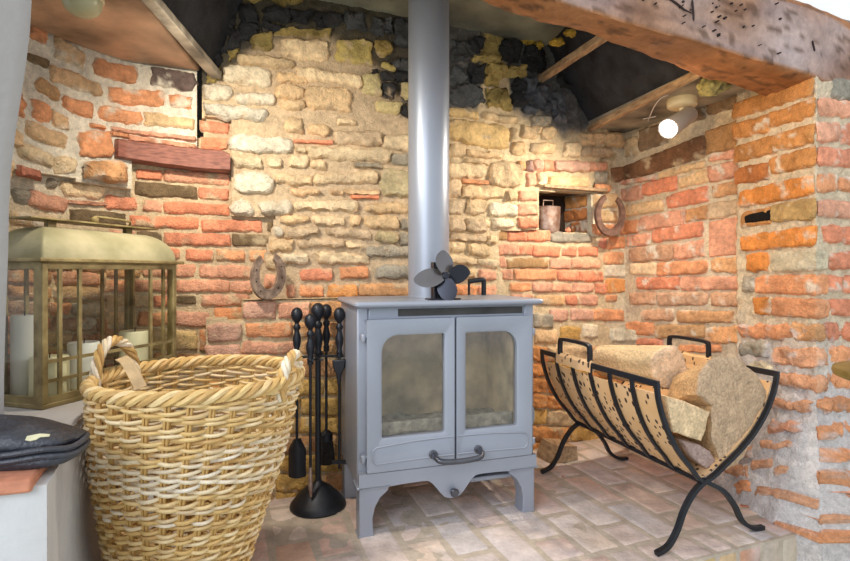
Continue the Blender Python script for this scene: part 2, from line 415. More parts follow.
cM = lin((214, 192, 156)); cL = lin((230, 221, 202)); cS = lin((204, 180, 148)); cG = lin((214, 208, 206)); cDark = lin((62, 62, 62)); cOl = lin((96, 84, 46))
def mix(a, b, t): return tuple(a[i]*(1-t)+b[i]*t for i in range(3))
def sootline(x):
    pts = [(0, 0), (195, 62), (203, 92), (222, 76), (250, 50), (275, 38), (330, 36), (345, 40), (365, 48), (395, 92), (409, 108), (448, 108), (478, 108), (486, 60), (506, 60), (514, 112), (545, 118), (566, 134), (590, 126), (640, 100)]
    for (a, b), (c, d) in zip(pts, pts[1:]):
        if x <= c: return b+(d-b)*(x-a)/(c-a)
    return 60
def col_back(x, y):
    t = sstep(10, -6, y-sootline(x)+8*N3(x, y, 0, .09))
    base = mix(cM, cS, sstep(20, 0, abs(x-330)-110))
    ol = .5+.5*N3(x, y, 3, .12)
    dk = mix(cDark, cOl, .55*ol*sstep(430, 380, x)) if x < 440 else mix(lin((88, 90, 92)), lin((176, 154, 92)), sstep(16, 6, abs(x-494)+5*N3(x, y, 7, .2)))
    if x > 516: dk = mix(dk, lin((100, 104, 112)), .6*sstep(.0, .4, N3(x, y, 9, .12)))
    return mix(base, dk, t*.95)
def col_left(x, y): return mix(cL, cM, sstep(150, 240, y+20*N3(x, y, 0, .05)))
def col_right(x, y): return mix(cM, cL, .3+.3*N3(x, y, 0, .05))
def col_pil(x, y): return mix(mix(cM, cL, .3), cG, sstep(300, 400, y+30*N3(x, y, 0, .03)))

# --- left wall (curving into the back), protruding upper brickwork
mb = MB()
mortar(mb, Wu, [(-60, -190), (80, -60), (197, -20), (197, 151), (131, 150), (131, 188.5), (90, 182), (20, 170), (-60, 150)], col_left)
mortar(mb, Wb, [(-75, 560), (-75, 130), (20, 130), (80, 140), (131, 150), (131, 560)], col_left)
for b in """30 13 36 48 27 47 O;55 33 57 84 54 70 B;92.6 57 73 138 66 84 O;151 68 85 195 74 92 DO;28 52 61 48 62 70 K;50 62 80 102 85 98 B;108 85 101 164 91 106 O;170 93 106 193 97 109 O;
37 74 91 60 92 104 BO;62 94 107 93 104 119 O;100 104 119 141 111 125 O;144 111 125 195 120 129 OB2;33 98 115 50 106 123 O;51 108 124 68 118 133 B;78 130 157 112 131 159 O;90 123 126 105 128 130 O;
112 126 129.5 195 137 141 P;112 132 136 128 134 138.5 O;130 135 140 195 145 149 P;25 118 136 66 135 150 B;20 141 157 53 153 167 C;18 163 174 41 172 181 R2;61 180 196 105 185 198 C;47 178 190 58 180 188 G;
53 156 174 76 158 172 C;12 187 202 28 190 207 G;29 190 207 66 198 214 P;66 200 203 107 203 206 P;10 209 223 56 217 234 T;6 232 246 30 236 250 K2;-10 120 140 22 133 148 B;-30 60 90 24 96 118 O;-40 0 30 26 8 32 B;-30 150 175 14 160 180 T;30 -12 8 60 12 26 B;64 20 34 88 38 50 O""".replace('\n', '').split(';'):
    t = b.split(); block(mb, Wu if float(t[1]) < 166+(float(t[0])-20)*.167 else Wb, *[float(v) for v in t[:6]], t[6], D=.009, rnd=.5 if t[6] in 'CGT' else .3, rough=1.5, mort=cL)
block(mb, Wall(BACK, .055), 86, 162, 177, 128, 161, 183, 'OB', D=.014, rnd=.5, rough=2, mort=cL)
rows(mb, Wb, -60, 106, 252, 430, 15.5, 44, ['OB', 'P', 'T', 'O', 'B', 'PM'], slope=.03, rough=1.3, mort=cL)
struct(mb.build('wall_left', M['masonry'], angle=60))

# --- back wall
mb = MB()
mortar(mb, Wb, [(100, 480), (100, 138), (203, 138), (203, -80), (280, -80), (280, 480)], col_back)
mortar(mb, Wall(BACK, -.07), [(185, -80), (215, -80), (215, 150), (185, 150)], lambda x, y: cDark)  # shadow of the narrow gap put into this backing's dark colour
mortar(mb, Ws, [(202, -90), (640, -110), (612, 120), (592, 192), (539, 190.5), (539, 229), (500, 231), (500, 262), (508, 300), (508, 480), (250, 480), (250, 300), (262, 268), (270, 235), (276, 216), (231, 216), (231, 117), (203, 117)], col_back, step=.007, rug=lambda x, y: sstep(12, -8, y-sootline(x)))
mortar(mb, Wb, [(480, 225), (534.5, 225), (534.5, 233), (592, 233), (592, 190), (534.5, 190), (534.5, 224), (480, 224), (480, 100), (640, 100), (640, 500), (480, 500)], col_back)
mortar(mb, Wp, [(243, 300), (346, 300), (346, 540), (206, 540), (206, 320), (243, 320)], lambda x, y: cM, thick=.09)
BL = """136 169 179.5 162 170 181 R;164 170 181 229 173 186 P;135 181 195 197 187 199 K;199 187 199 229 190 200 R;201 120 131 229 123 135 R;201 137 149 228 138 150 R;143 200 211 161 201 212 P;164 201 213 229 205 216 R;
106 194 208 137 198 210 R;131 215 226 198 218 230 R;202 219 231 262 221 232 R;267 222 232 274 222 231 K;137 231 244 161 232 244 K;164 232 245 230 235 246 R;233 234 245 271 235 246 K;70 208 223 126 214 226 K;
160 248 258 180 249 260 R;185 249 260 212 250 261 R;216 250 260 245 251 261 O;250 250 261 267 250 262 O;176 264 276 195 265 277 P;201 265 277 258 266 278 P;176 280 292 229 280 292 P;231 281 292 254 281 292 P;
176 296 304 196 296 304 K;201 295 306 248 295 306 P;176 312 326 210 312 327 P;215 308 319 243 308 319 O;150 329 350 197 332 350 TY;110 230 243 134 232 244 P;112 247 259 155 248 259 R;
105 264 277 140 264 277 OB;143 264 277 172 264 277 P;105 280 292 128 280 292 O;131 280 292 172 280 292 P;105 296 307 150 296 307 T;153 296 307 172 296 307 R;105 312 325 135 312 325 PC;138 312 326 172 312 326 O;105 329 342 146 329 342 OB;105 346 360 150 346 360 T;153 354 368 200 354 368 OB;200 330 350 206 330 352 O;105 365 380 150 365 380 P"""
for b in BL.replace('\n', '').split(';'):
    t = b.split(); block(mb, Wb, *[float(v) for v in t[:6]], t[6], D=.006, rnd=.2, rough=.9, mort=cM)
RR = """551 233 242 591 234 242 G;488 230 240 507 230 240 K2;508 231 241 526 231 241 R;527 231 241 550 231 241 R;497 244 255 518 245 255 P;519 245 255 531 245 255 R;533 246 256 559 246 256 R;563 247 256 576 247 256 R;579 247 256 598 247 256 R;
497 257 267 506 257 267 P;508 258 268 548 259 268 K2;550 259 268 570 260 269 P;572 259 268 599 260 268 P;500 270 279 512 270 279 P;515 269 280 556 270 280 O;558 270 280 578 271 281 R;580 271 281 603 272 282 R;511 283 291 530 283 291 O;
533 283 292 551 283 292 P;552 283 292 571 284 292 P;573 283 292 593 284 292 P;596 284 293 606 284 294 R;536 295 305 565 296 305 BO;566 295 305 576 296 305 R;577 295 305 597 296 305 P;512 295 305 533 295 305 P;
551 309 322 568 310 320 PP;572 309 320 593 310 320 PP;593 309 320 623 310 321 O;534 313 328 553 314 328 G;561 327 340 580 327 340 YB;584 324 337 598 325 337 CW;608 237 249 627 236 248 O;600 238 247 606 238 248 R2;
605 252 264 623 252 264 O;605 265 277 625 265 277 W;607 279 293 626 279 292 O2;607 295 301 616 295 301 O;536 330 343 557 330 343 T;511 310 322 531 310 322 OB;511 326 340 531 326 340 T"""
for b in RR.replace('\n', '').split(';'):
    t = b.split(); block(mb, Wb, *[float(v) for v in t[:6]], t[6], D=.006, rnd=.25, rough=1, mort=cM)
rows(mb, Wb, 510, 634, 346, 460, 16, 38, ['YB', 'O2', 'OB', 'O2', 'T', 'YB'], slope=.02, rough=2, D=.012, mort=cM)
ST = """223 64 82 271 69 88 CW;239 54 64 294 59 69 PC;204 83 100 232 84 101 W;236 91 103 274 94 107 W;203 102 115 267 110 123 W;279 38 55 328 41 62 C;252 33 50 273 32 52 YK;275 29 35 330 30 40 YK;278 72 80 307 76 84 PC;
275 84 98 305 86 99 T;280 100 109 305 100 110 T;297 65 78 360 75 88 C;336 38 62 373 42 68 Y;376 41 56 391 41 56 YK;382 61 68 395 66 72 Y;362 73 93 381 72 97 Y2;383 83 98 395 84 100 D;380 72 80 392 72 80 D;402 82 100 411 82 102 Y2;
306 86 107 350 88 115 T;337 118 124 356 120 125 C;377 100 112 401 101 115 Y2;383 135 147 412 135 152 C;333 131 144 381 131 146 PG;309 124 135 328 123 137 T;285 117 132 303 117 134 T;294 140 142.5 333 141 144 R;307 146 158 390 149 163 C;
393 153 163 412 153 165 G;231 134 152 292 139 153 W;295 147 152 305 148 153 C;233 156 166 261 156 170 W2;267 157 166 281 158 168 W2;289 156 167 309 156 168 C;311 160 168 326 160 169 C;354 163 167 380 164 169 G;235 172 194 273 173 194 W;
276 173 184 312 178 184 C;315 174 184 377 171 183 C;291 189 195 319 190 195 B;331 191 195 343 191 195 B;346 189 194 378 190 196 B;232 200 215 252 200 216 W;258 200 214 291 200 215 W;295 202 209 357 199 212 C;352 195.5 198 378 196 199 R;
366 203 213 411 203 213 PC;380 167 195 412 170 198 G2;280 216 224 310 215 222 PC;314 216 225 343 217 225 C;349 215 227 360 215 227 T;365 215 227 398 216 230 PC;274 227 236 283 227 237 W;285 227 239 317 226 235 PG;326 227 236 369 231 240 PG;
270 239 252 293 239 250 T;299 239 247 343 240 247 PG;345 243 248 360 243 248 C;376 232 242 398 233 244 G2;400 218 230 412 218 230 G;400 233 245 412 233 245 G;366 246 256 412 246 258 G;377 266 279 412 264 280 G;360 284 296 408 284 297 OB;
316 251 264 370 256 264 C;283 254 264 308 254 263 CW;301 270 280 331 268 280 R;341 267 278 368 267 278 O;301 286 296 323 285 297 O;328 285 297 357 285 297 O2;287 285 297 295 285 298 P;266 257 270 278 256 272 C;265 274 288 276 274 288 P;
415 100 130 446 104 130 TY;415 135 150 446 135 150 T;415 155 170 446 155 170 C;415 175 195 446 175 195 T;415 200 215 446 200 215 C;415 220 240 446 220 240 PG;415 245 262 446 245 262 C;415 268 282 446 268 282 OB;
450 108 116 478 112 120 TY;450 118 140 508 126 152 TY;485 112 119 517 118 124 PC;510 128 141 516 128 140 PC;450 143 157 465 145 158 T;466 149 155 500 154 159 T;466 158 163 487 160 166 T;449 162 177 484 165 178 C;490 161 186 522 163 188 T;
521 124 138 540 127 138 T;541 127 139 554 128 139 PC;513 141 155 525 141 155 PC;531 143 152 553 143 155 PC;518 161 170 525 161 170 OB;527 160 171 533 160 171 M;534 160 171 542 160 171 PP;543 160 171 553 160 171 R;527 173 186 535 173 186 P;
536 172 187 547 172 187 C;531 115 126 548 116 126 G;578 133 146 604 133 144 T;606 133 145 622 134 148 T;563 142 158 580 143 158 C;581 147 156 612 148 157 PG;554 161 172 587 162 172 PP;549 176 187 587 177 187 OB2;596 172 184 608 172 184 G;
597 184 191 610 185 191 O;589 162 171 606 163 170 P;519 191 200 537 191 202 P;518 204 215 537 204 215 P;518 218 228 537 218 228 R;461 184 198 502 188 199 T;462 179 183 488 181 185 O;449 178 197 460 179 197 PG;507 190 201 516 191 201 T;
449 199 214 464 200 214 PG;467 198 214 485 200 215 T;490 202 216 516 204 216 CW;493 218 228 513 220 228 CW;483 220 227 490 221 227 C;449 217 232 464 218 231 PG;466 217 232 486 222 233 PG;488 235 245 495 237 245 C;449 234 240 485 236 242 PG;
449 242 251 466 243 252 C;469 243 254 489 246 257 PC;449 254 263 478 258 264 C;480 258 266 497 260 269 C;479 270 280 495 270 281 P;465 269 279 473 270 279 PC;453 285 296 476 286 296 O;479 286 296 495 286 297 P"""
BR = ('R', 'O', 'P', 'O2', 'OB', 'OB2')
for b in ST.replace('\n', '').split(';'):
    t = b.split(); k = t[6]; sm = k in BR
    block(mb, Ws, *[float(v) for v in t[:6]], k, D=.010 if sm else .014, rnd=.3 if sm else .62, rough=1. if sm else 1.9, mort=cS)
SO = """450 40 62 470 42 64 D3;450 66 84 466 67 82 D3;450 86 107 482 88 106 D3;468 63 82 483 65 82 D;474 55 64 498 55 64 YK2;484 66 84 498 66 84 YK2;499 65 80 524 66 77 YK2;486 87 108 508 87 109 YK2;510 81 105 524 79 106 D;526 77 100 536 78 100 D4;
537 84 110 549 86 112 D4;550 90 116 564 94 128 D4;526 103 113 536 103 114 D4;500 40 60 520 42 62 D;524 45 70 545 50 74 D;472 38 52 484 38 52 D;560 60 88 590 66 90 D;395 20 45 409 20 50 D3;372 18 36 392 20 38 D3;345 12 30 368 16 34 D3;
315 12 26 342 14 28 D;290 8 22 312 10 24 D;262 8 24 286 8 24 D;240 4 24 258 6 26 D;238 26 40 256 20 36 D;258 24 34 280 22 32 D;225 30 52 244 24 46 D;208 50 72 222 40 60 D;212 20 44 234 12 34 D;206 -10 16 232 -10 10 D;240 -14 2 262 -12 4 YK;226 52 62 240 46 54 YK;270 -12 4 300 -10 6 YK;
392 60 70 409 60 72 D3;396 72 82 409 72 80 D;402 104 114 409 104 116 D;372 70 80 379 70 80 D;206 73 82 220 66 80 YK"""
for b in SO.replace('\n', '').split(';'):
    t = b.split(); block(mb, Ws, *[float(v) for v in t[:6]], t[6], D=.016, rnd=.6, rough=3.6, mort=cDark if t[6][0] == 'D' else cOl)
for xa, ya, k in [(206+i*12.5+random.uniform(-3, 3), -70+j*13+random.uniform(-3, 3), random.choice(['D', 'D', 'D', 'D', 'D3'])) for i in range(33) for j in range(5)]:
    ww = random.uniform(9, 17); block(mb, Ws, xa, ya, ya+11, xa+ww, ya+1, ya+12, k, D=.010, rnd=.6, rough=3, mort=cDark, step=.009)
for b in """243 301 318 275 301 319 PP;278 302 318 310 302 318 P;312 302 318 344 302 318 OB;246 323 337 291 323 337 O;293 323 337 343 323 337 OB;243 342 354 298 342 354 P;302 341 354 343 341 354 BO;207 325 343 241 322 341 PP;207 346 358 240 345 357 PP""".split(';'):
    t = b.split(); block(mb, Wp, *[float(v) for v in t[:6]], t[6], D=.008, rnd=.2, rough=1, mort=cM)
rows(mb, Wp, 207, 344, 360, 530, 19, 46, ['YB', 'OB', 'YB', 'O2', 'BO'], rough=1.4, D=.008, mort=cM)
rows(mb, Ws, 346, 508, 300, 460, 17, 44, ['OB', 'T', 'P', 'O'], D=.008, mort=cM, step=.01)
# pier top ledge
pa = [Wp.at(Wp.inv(243, 300)[0], Wp.inv(243, 300)[1], 0.004), Wp.at(Wp.inv(346, 300)[0], Wp.inv(346, 300)[1], 0.004)]
pz = pa[0].z
nn = Vector((-.387, .922, 0))
mb.add([pa[0], Vector((pa[1].x, pa[1].y, pz)), Vector((pa[1].x, pa[1].y, pz))+nn*.1, pa[0]+nn*.1], [(0, 1, 2, 3)], cM)
# niche: recessed box with brick return
def niche():
    a = [Wb.inv(534, 186)[0], Wb.inv(592, 186)[0]]; zt = Wb.inv(560, 190)[1]; zb = Wb.inv(560, 233.2)[1]
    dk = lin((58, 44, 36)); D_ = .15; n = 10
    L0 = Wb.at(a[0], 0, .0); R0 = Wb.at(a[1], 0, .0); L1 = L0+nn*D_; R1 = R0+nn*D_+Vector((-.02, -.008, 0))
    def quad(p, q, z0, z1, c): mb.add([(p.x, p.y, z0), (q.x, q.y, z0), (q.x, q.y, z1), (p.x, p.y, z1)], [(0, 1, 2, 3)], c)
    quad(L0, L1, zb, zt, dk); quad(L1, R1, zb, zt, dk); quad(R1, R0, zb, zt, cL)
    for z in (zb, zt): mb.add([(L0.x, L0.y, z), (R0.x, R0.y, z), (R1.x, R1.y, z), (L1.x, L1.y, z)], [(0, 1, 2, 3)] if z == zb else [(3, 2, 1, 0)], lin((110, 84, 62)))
    Wn = Wall([(R1.x, R1.y), (R0.x, R0.y), (R0.x+.09, R0.y+.036)])
    for s0_, s1_, z0_, z1_, k in ((.005, .125, .68, .97, 'A'), (.0, .13, .36, .64, 'A2'), (.04, .13, .05, .33, 'A2')):
        q0 = proj(Wn.at(s0_, zb+(zt-zb)*z1_)); q1 = proj(Wn.at(s1_, zb+(zt-zb)*z1_)); q2 = proj(Wn.at(s1_, zb+(zt-zb)*z0_)); q3 = proj(Wn.at(s0_, zb+(zt-zb)*z0_))
        block(mb, Wn, q0[0], q0[1], q3[1], q1[0], q1[1], q2[1], k, D=.008, mort=cL)
    Wf = Wall(BACK, .012)
    for t in ((594, 194, 208, 616, 195, 206, 'OB2'), (596, 211, 221, 615, 211, 222, 'OB2'), (594, 225, 234, 614, 225, 233, 'O')): block(mb, Wf, *t, D=.01, rough=1.5, mort=lin((235, 225, 205)))
    mortar(mb, Wf, [(592, 189), (616, 189), (620, 232), (592, 236)], lambda x, y: lin((226, 214, 188)), thick=.03)
    b2 = MB()
    T = lambda x, y, z: Wall(BACK, .03).at(x, z, y)
    sa = Wb.inv(531, 190)[0]; sb = Wb.inv(594, 190)[0]
    box(b2, T, sa, sb, -.10, .012, zt-.001, zt+.012)
    return b2, zb, L0, R0
nb, nzb, nL, nR = niche()
struct(mb.build('wall_back', M['masonry'], angle=60))
struct(nb.build('trim_3', M['palewood'], bevel=.002))

# --- right wall
mb = MB()
mortar(mb, Wr, [(606, -140), (760, -140), (760, 560), (606, 560)], col_right)
for b in """621 180 184 655 174 180 P;660 173 179 705 160 167 OB2;709 155 162 735 149 159 P;644 184 196 676 175 190 R;622 189 200 642 185 199 P;680 178 188 708 168 182 OB2;709 167 183 740 158 176 P;668 196 209 707 185 202 R;624 206 217 664 199 210 OB2;
714 185 198 741 180 192 OB;620 221 234 639 219 232 O;641 218 231 684 208 225 P;687 210 222 707 205 219 OB;709 204 220 742 198 213 PG;653 230 243 702 221 236 R;628 236 247 649 233 245 P;631 248 262 673 244 260 PM;675 245 260 704 239 256 P;
631 264 274 656 263 275 C;658 263 276 707 260 273 O;711 259 272 750 256 273 OB;638 278 289 679 277 289 R;682 277 290 742 276 289 P;744 276 291 754 276 291 T;631 293 304 655 292 304 PM;658 293 306 707 292 305 PM;712 292 306 757 292 308 PM;
643 310 320 673 308 321 PM;678 310 322 733 312 323 OB;737 315 322 756 314 320 PM;628 322 333 653 322 336 O;656 325 338 704 325 337 BO;706 328 343 742 326 343 OB;638 339 345 663 339 345 R;680 345 352 720 345 352 O;612 329 342 636 330 342 CW;
640 112 126 668 98 114 DT;672 96 112 702 82 100 DT;706 80 98 736 64 84 DT;640 130 152 668 122 142 DT;672 116 128 704 104 118 DT;708 100 116 738 88 106 DT;626 140 158 637 136 154 T""".replace('\n', '').split(';'):
    t = b.split(); block(mb, Wr, *[float(v) for v in t[:6]], t[6], D=.010, rnd=.25, rough=1.1, mort=cL)
block(mb, Wr, 612, 168, 182, 706, 133, 156, 'TB', D=.012, rnd=.1, rough=.9, mort=cM)
block(mb, Wr, 707, 132, 155, 742, 118, 146, 'K2', D=.010, rnd=.1, rough=.9, mort=cM)
block(mb, Wr, 709, 222, 257, 746, 214, 254, 'P', D=.001, rnd=.02, rough=.2)
rows(mb, Wr, 612, 755, 356, 500, 16.5, 46, ['OB', 'PM', 'O', 'T'], slope=.1, mort=cL)
struct(mb.build('wall_right', M['masonry'], angle=60))

# --- right pier of the opening
mb = MB()
mortar(mb, Wq, [(690, 70), (730, 70), (817, 74), (1100, 110), (1100, 720), (690, 720)], col_pil, amp=2.2)
for b in """731 106 121 814 75 94 A;731 126 141 768 114 132 A;771 113 128 815 97 116 A;732 150 166 815 122 142 A;737 168 185 768 162 179 A2;771 158 175 816 145 167 A;740 192 208 815 173 194 A3;742 213 229 771 206 223 A;773 205 223 816 197 219 GA;
742 236 251 817 225 246 A3;747 254 272 768 252 271 A3;772 252 272 826 249 271 W2;744 277 292 755 276 292 G;756 276 293 826 274 295 O;755 298 314 768 297 315 A3;773 297 316 827 299 317 O;740 325 338 790 322 338 O;791 323 340 824 324 341 OB;
740 340 356 768 343 358 G;773 346 365 827 346 366 OP;745 360 370 770 362 372 W2;779 372 384 830 373 392 OP;777 399 411 814 402 416 OP;818 398 414 860 397 412 O;773 419 435 812 427 438 P;816 424 440 836 424 440 O;840 421 438 860 420 438 O;
784 447 456 806 447 455 OP;770 444 452 781 446 454 OP;821 451 467 840 450 466 O;843 450 464 862 448 464 OB;763 466 477 788 468 477 OP;793 474 486 808 474 486 OP;817 473 491 836 473 490 O;840 472 488 860 470 488 O;745 484 500 766 490 502 O;
774 496 508 822 506 516 OP;826 498 504 858 494 500 P;728 462 474 758 470 484 OP;735 446 458 760 450 462 OP;
832 77 98 862 82 102 G;818 98 115 862 102 119 P;817 122 141 838 122 143 P;842 123 145 866 126 146 R;818 147 166 862 150 168 R;817 173 193 836 175 190 O;840 176 191 864 178 193 O;818 199 217 864 202 219 P;824 226 243 841 225 243 R;845 226 244 866 227 244 R;
830 252 269 862 252 268 R;830 275 292 841 276 292 R;844 276 293 866 276 293 R;831 299 316 862 299 316 R;827 323 342 839 323 342 R;843 322 341 866 322 341 R;831 347 364 864 347 364 O;832 373 388 866 372 388 O;822 522 536 850 516 530 OP;815 540 552 840 534 548 O""".replace('\n', '').split(';'):
    t = b.split(); yy = float(t[2]); block(mb, Wq, *[float(v) for v in t[:6]], t[6], D=.008 if yy < 330 else .006, rnd=.3 if yy < 330 else .6, rough=1.1 if yy < 330 else 2.2, mort=cL if yy < 330 else cG)  # amber inner face, pinkish front: lamplight and daylight put into the brick colours
rows(mb, Wq, 870, 1080, 110, 640, 25, 75, ['R', 'O', 'P'], mort=cL, step=.012)
block(mb, Wall(PIL, .002, bulge), 747, 215, 224, 771, 209, 221, 'BK', D=.0125, rnd=.5, rough=.6)
struct(mb.build('wall_front', M['masonry'], angle=60))

# ------------------------------------------------------------------ hearth of brick pavers and the room floor
U = Vector((.937, .349, 0)); V = Vector((-.349, .937, 0))
mb = MB(); Z = Vector((0, 0, 1))
hc = Vector((1.035, 1.405, 0))                                   # right front corner of the hearth
def onhearth(p): return (p-hc).dot(V) >= -.001
mb.add([hc+U*.06, hc-U*2.2, hc-U*2.2+V*1.45, hc+U*.35+V*1.45], [(0, 3, 2, 1)], lin((194, 180, 164)))
for i in (0,):
    mb.add([hc-U*2.2, hc+U*.0, hc-Z*.09, hc-U*2.2-Z*.09], [(0, 3, 2, 1)], lin((194, 180, 164)))
    mb.add([hc, hc+V*.3+U*.0, hc+V*.3-Z*.09, hc-Z*.09], [(0, 3, 2, 1)], lin((194, 180, 164)))
PK = [(220, 194, 178), (216, 184, 168), (224, 202, 184), (212, 192, 182), (220, 184, 162), (208, 192, 184), (226, 206, 190)]
def paver(o, e1, e2, e3, a, b, h, col, g=.003, st=.014):
    """slab top: a along e1, b along e2"""
    nx = max(4, int(a/st)); ny = max(4, int(b/st)); vs = []; cs = []; sd = random.uniform(0, 40)
    for j in range(ny+1):
        for i in range(nx+1):
            x = (1-math.cos(math.pi*i/nx))/2*.5+i/nx*.5; y = (1-math.cos(math.pi*j/ny))/2*.5+j/ny*.5
            d = min(x*a, (1-x)*a, y*b, (1-y)*b); e = min(1, d/.006); e = 1-(1-e)**2
            p = o+e1*(g+x*(a-2*g))+e2*(g+y*(b-2*g)); q = p+e3*(-.003+(h+.003)*e)
            q = q+e3*e*(N3(p.x, p.y, p.z+sd, 22)*.0016)+(e1*N3(p.x, p.y, p.z, 30)+e2*N3(p.y, p.x, p.z, 30))*.002
            vs.append(q); k = 1+.22*N3(p.x, p.y, sd, 12)
            g_ = min(1, max(0, .5+1.6*N3(p.x, p.y, 3, 5)+.5*N3(p.x, p.y, 3, 25)))
            cs.append(tuple(min(1, col[m]*k*(1-g_*.5)+(.62, .60, .62)[m]*g_*.5) for m in range(3)))
    mb.add(vs, [(j*(nx+1)+i, j*(nx+1)+i+1, (j+1)*(nx+1)+i+1, (j+1)*(nx+1)+i) for j in range(ny) for i in range(nx)], cs)
BWd, BLn = .105, .215
for i in range(-20, 3):
    for j in range(-1, 7):
        a0 = i*BWd; b0 = .105+j*BLn+(BLn/2 if i % 2 else 0); b1 = b0+BLn
        b0 = max(b0, .105)
        if b1-b0 < .04: continue
        o = hc+U*(a0)+V*b0
        if (o+U*BWd).x > 1.2 and b0 < .3: continue
        if i >= 0 and b0 < .25: continue
        paver(o, U, V, Z, BWd, b1-b0, random.uniform(.000, .0025), lin(random.choice(PK)))
x = 0
while x < 2.1:                                                    # border row and the upright edge under it
    ww = random.choice((.07, .085, .105)); c = lin(random.choice(PK))
    paver(hc-U*(x+ww), U, V, Z, ww, .103, .002, c); paver(hc-U*(x+ww)-Z*.085, U, Z, -V, ww, .085, .003, lin(random.choice([(196, 170, 120), (206, 150, 116), (190, 160, 110), (208, 178, 140)])))
    x += ww
floor = mb.build('floor', M['pavers'], smooth=True, angle=60); struct(floor)
mb = MB(); box(mb, IDF, -3, 3.2, -1.5, 2.6, -.14, -.088); struct(mb.build('floor_room', M['roomfloor'], smooth=False))

# ------------------------------------------------------------------ left jamb, ledge and its plinth
mb = MB(); pl = []
for py in range(-250, 520, 35):
    z = H-(py-HY)*.82/F; z = max(z, .4205)
    kx = 31-23*sstep(-10, 210, py)-5*sstep(200, 400, py); pl.append(((kx-CX)/F*.82, z))
nseg = len(pl); vs = []
for x_, z_ in pl:
    for p in ((-1.9, .14), (x_-.012, .812), (x_*1.005, .826), (x_*1.18, .95), (-1.9, .50)): vs.append((p[0], p[1], z_))
fs = [(i*5+k, i*5+(k+1) % 5, (i+1)*5+(k+1) % 5, (i+1)*5+k) for i in range(nseg-1) for k in range(5)]+[(0, 1, 2, 3, 4), tuple((nseg-1)*5+k for k in range(5))]
mb.add(vs, fs); struct(mb.build('wall_jamb', M['plaster']))
mb = MB()
foot = [(0, .407), (.003, .33), (.003, .22), (.006, .17), (.014, .12), (.034, .06), (.05, -.088)]
A0 = Vector((-.520, .715)); A1 = Vector((-.88, 1.46)); dd = (A1-A0).normalized(); on = Vector((dd.y, -dd.x))
vs = []
for d_, z_ in foot:
    f_ = d_
    vs += [(-1.6, .34, z_), (A0.x+on.x*f_*.05, A0.y, z_), (A0.x+dd.x*.12+on.x*f_*.9, A0.y+dd.y*.12+on.y*f_*.9, z_), (A0.x+dd.x*.3+on.x*f_, A0.y+dd.y*.3+on.y*f_, z_), (A1.x+on.x*f_, A1.y+on.y*f_, z_), (-1.04, 1.46, z_), (-1.6, 1.2, z_)]
m = 7
fs = [(i*m+k, i*m+(k+1) % m, (i+1)*m+(k+1) % m, (i+1)*m+k) for i in range(len(foot)-1) for k in range(m)]+[tuple(range(m)), tuple((len(foot)-1)*m+k for k in range(m))]
mb.add(vs, fs); struct(mb.build('wall_ledge', M['ledgepl'], angle=50))
mb = MB()
T = IDF
prism(mb, lambda a, b, c: Vector((a, c, b)), [(-1.5, .35), (-.78, .62), (-.530, .700), (-.575, .80), (-1.5, .80)], .402, .4205)
struct(mb.build('trim_1', M['tile'], bevel=.004)); mb = MB()
prism(mb, lambda a, b, c: Vector((a, c, b)), [(-.578, .8002), (-.868, 1.47), (-1.02, 1.39), (-1.05, 1.1), (-1.05, .8002)], .402, .4203)
struct(mb.build('trim_2', M['ledgepl'], bevel=.004))

# ------------------------------------------------------------------ oak lintel beam
mb = MB(); n = 330; bp = Vector((1.075, 1.43, 0)); vs = []; cs = []
wormc = lin((48, 36, 34)); ring = 64
def lerp(a, b, t): return a+(b-a)*t
for i in range(n+1):
    t = -2.3+i*(3.1/n)
    zb = np.interp(t, [-2.3, -.858, -.611, -.306, 0, .14, .8], [1.33, 1.291, 1.273, 1.256, 1.238, 1.20, 1.19])
    wd = np.interp(t, [-2.3, -1, -.6, 0, .8], [.10, .07, .115, .175, .2]); zt = np.interp(t, [-2.3, -.05, .14, .5, .8], [1.50, 1.450, 1.42, 1.36, 1.32])
    sec = [(0, zb+.010), (0.004, zb+.001), (wd-.006, zb+.004), (wd, zb+.016), (wd+.015, zt), (.02, zt), (.004, zt-.02), (-.006, (zb+zt)/2)]
    # resample section
    P = [Vector(p) for p in sec]; L = [0]
    for a, b in zip(P, P[1:]+P[:1]): L.append(L[-1]+(b-a).length)
    for k in range(ring):
        s_ = L[-1]*k/ring; j = max(jj for jj in range(len(P)) if L[jj] <= s_+1e-9); a = P[j]; b = P[(j+1) % len(P)]
        q = a.lerp(b, (s_-L[j])/max(1e-6, L[j+1]-L[j]))
        p = bp+U*t+V*q.x+Z*q.y
        nf = N3(t*.5, q.x, q.y, 9)*.011+N3(t*.4, q.x, q.y, 30)*.005+N3(t*.35, q.x, q.y, 90)*.002
        ctr = bp+U*t+V*(wd/2)+Z*((zb+zt)/2); d = (p-ctr); d -= U*d.dot(U)
        vs.append(p+d.normalized()*nf)
        g = N3(t*.25, q.x*2, q.y*2, 14)+.6*N3(t*.3, q.x*2, q.y*2, 60); g2 = N3(t*.7, q.x*2, q.y*2, 30)
        c = mix(lin((176, 134, 104)), lin((128, 92, 72)), min(1, max(0, .5+g)))
        c = mix(c, lin((190, 176, 176)), max(0, min(1, .35+.8*N3(t, q.y, 2, 5)))*.75) if q.x < .003 else mix(c, lin((164, 104, 50)), .65)  # daylit grey front and lamplit orange underside put into the wood colour
        if g2 > .28: c = mix(c, lin((84, 58, 40)), min(.7, (g2-.28)*5))
        cs.append(c)
fs = [(i*ring+k, i*ring+(k+1) % ring, (i+1)*ring+(k+1) % ring, (i+1)*ring+k) for i in range(n) for k in range(ring)]+[tuple(range(ring)), tuple(n*ring+k for k in range(ring))]
mb.add(vs, fs, cs)
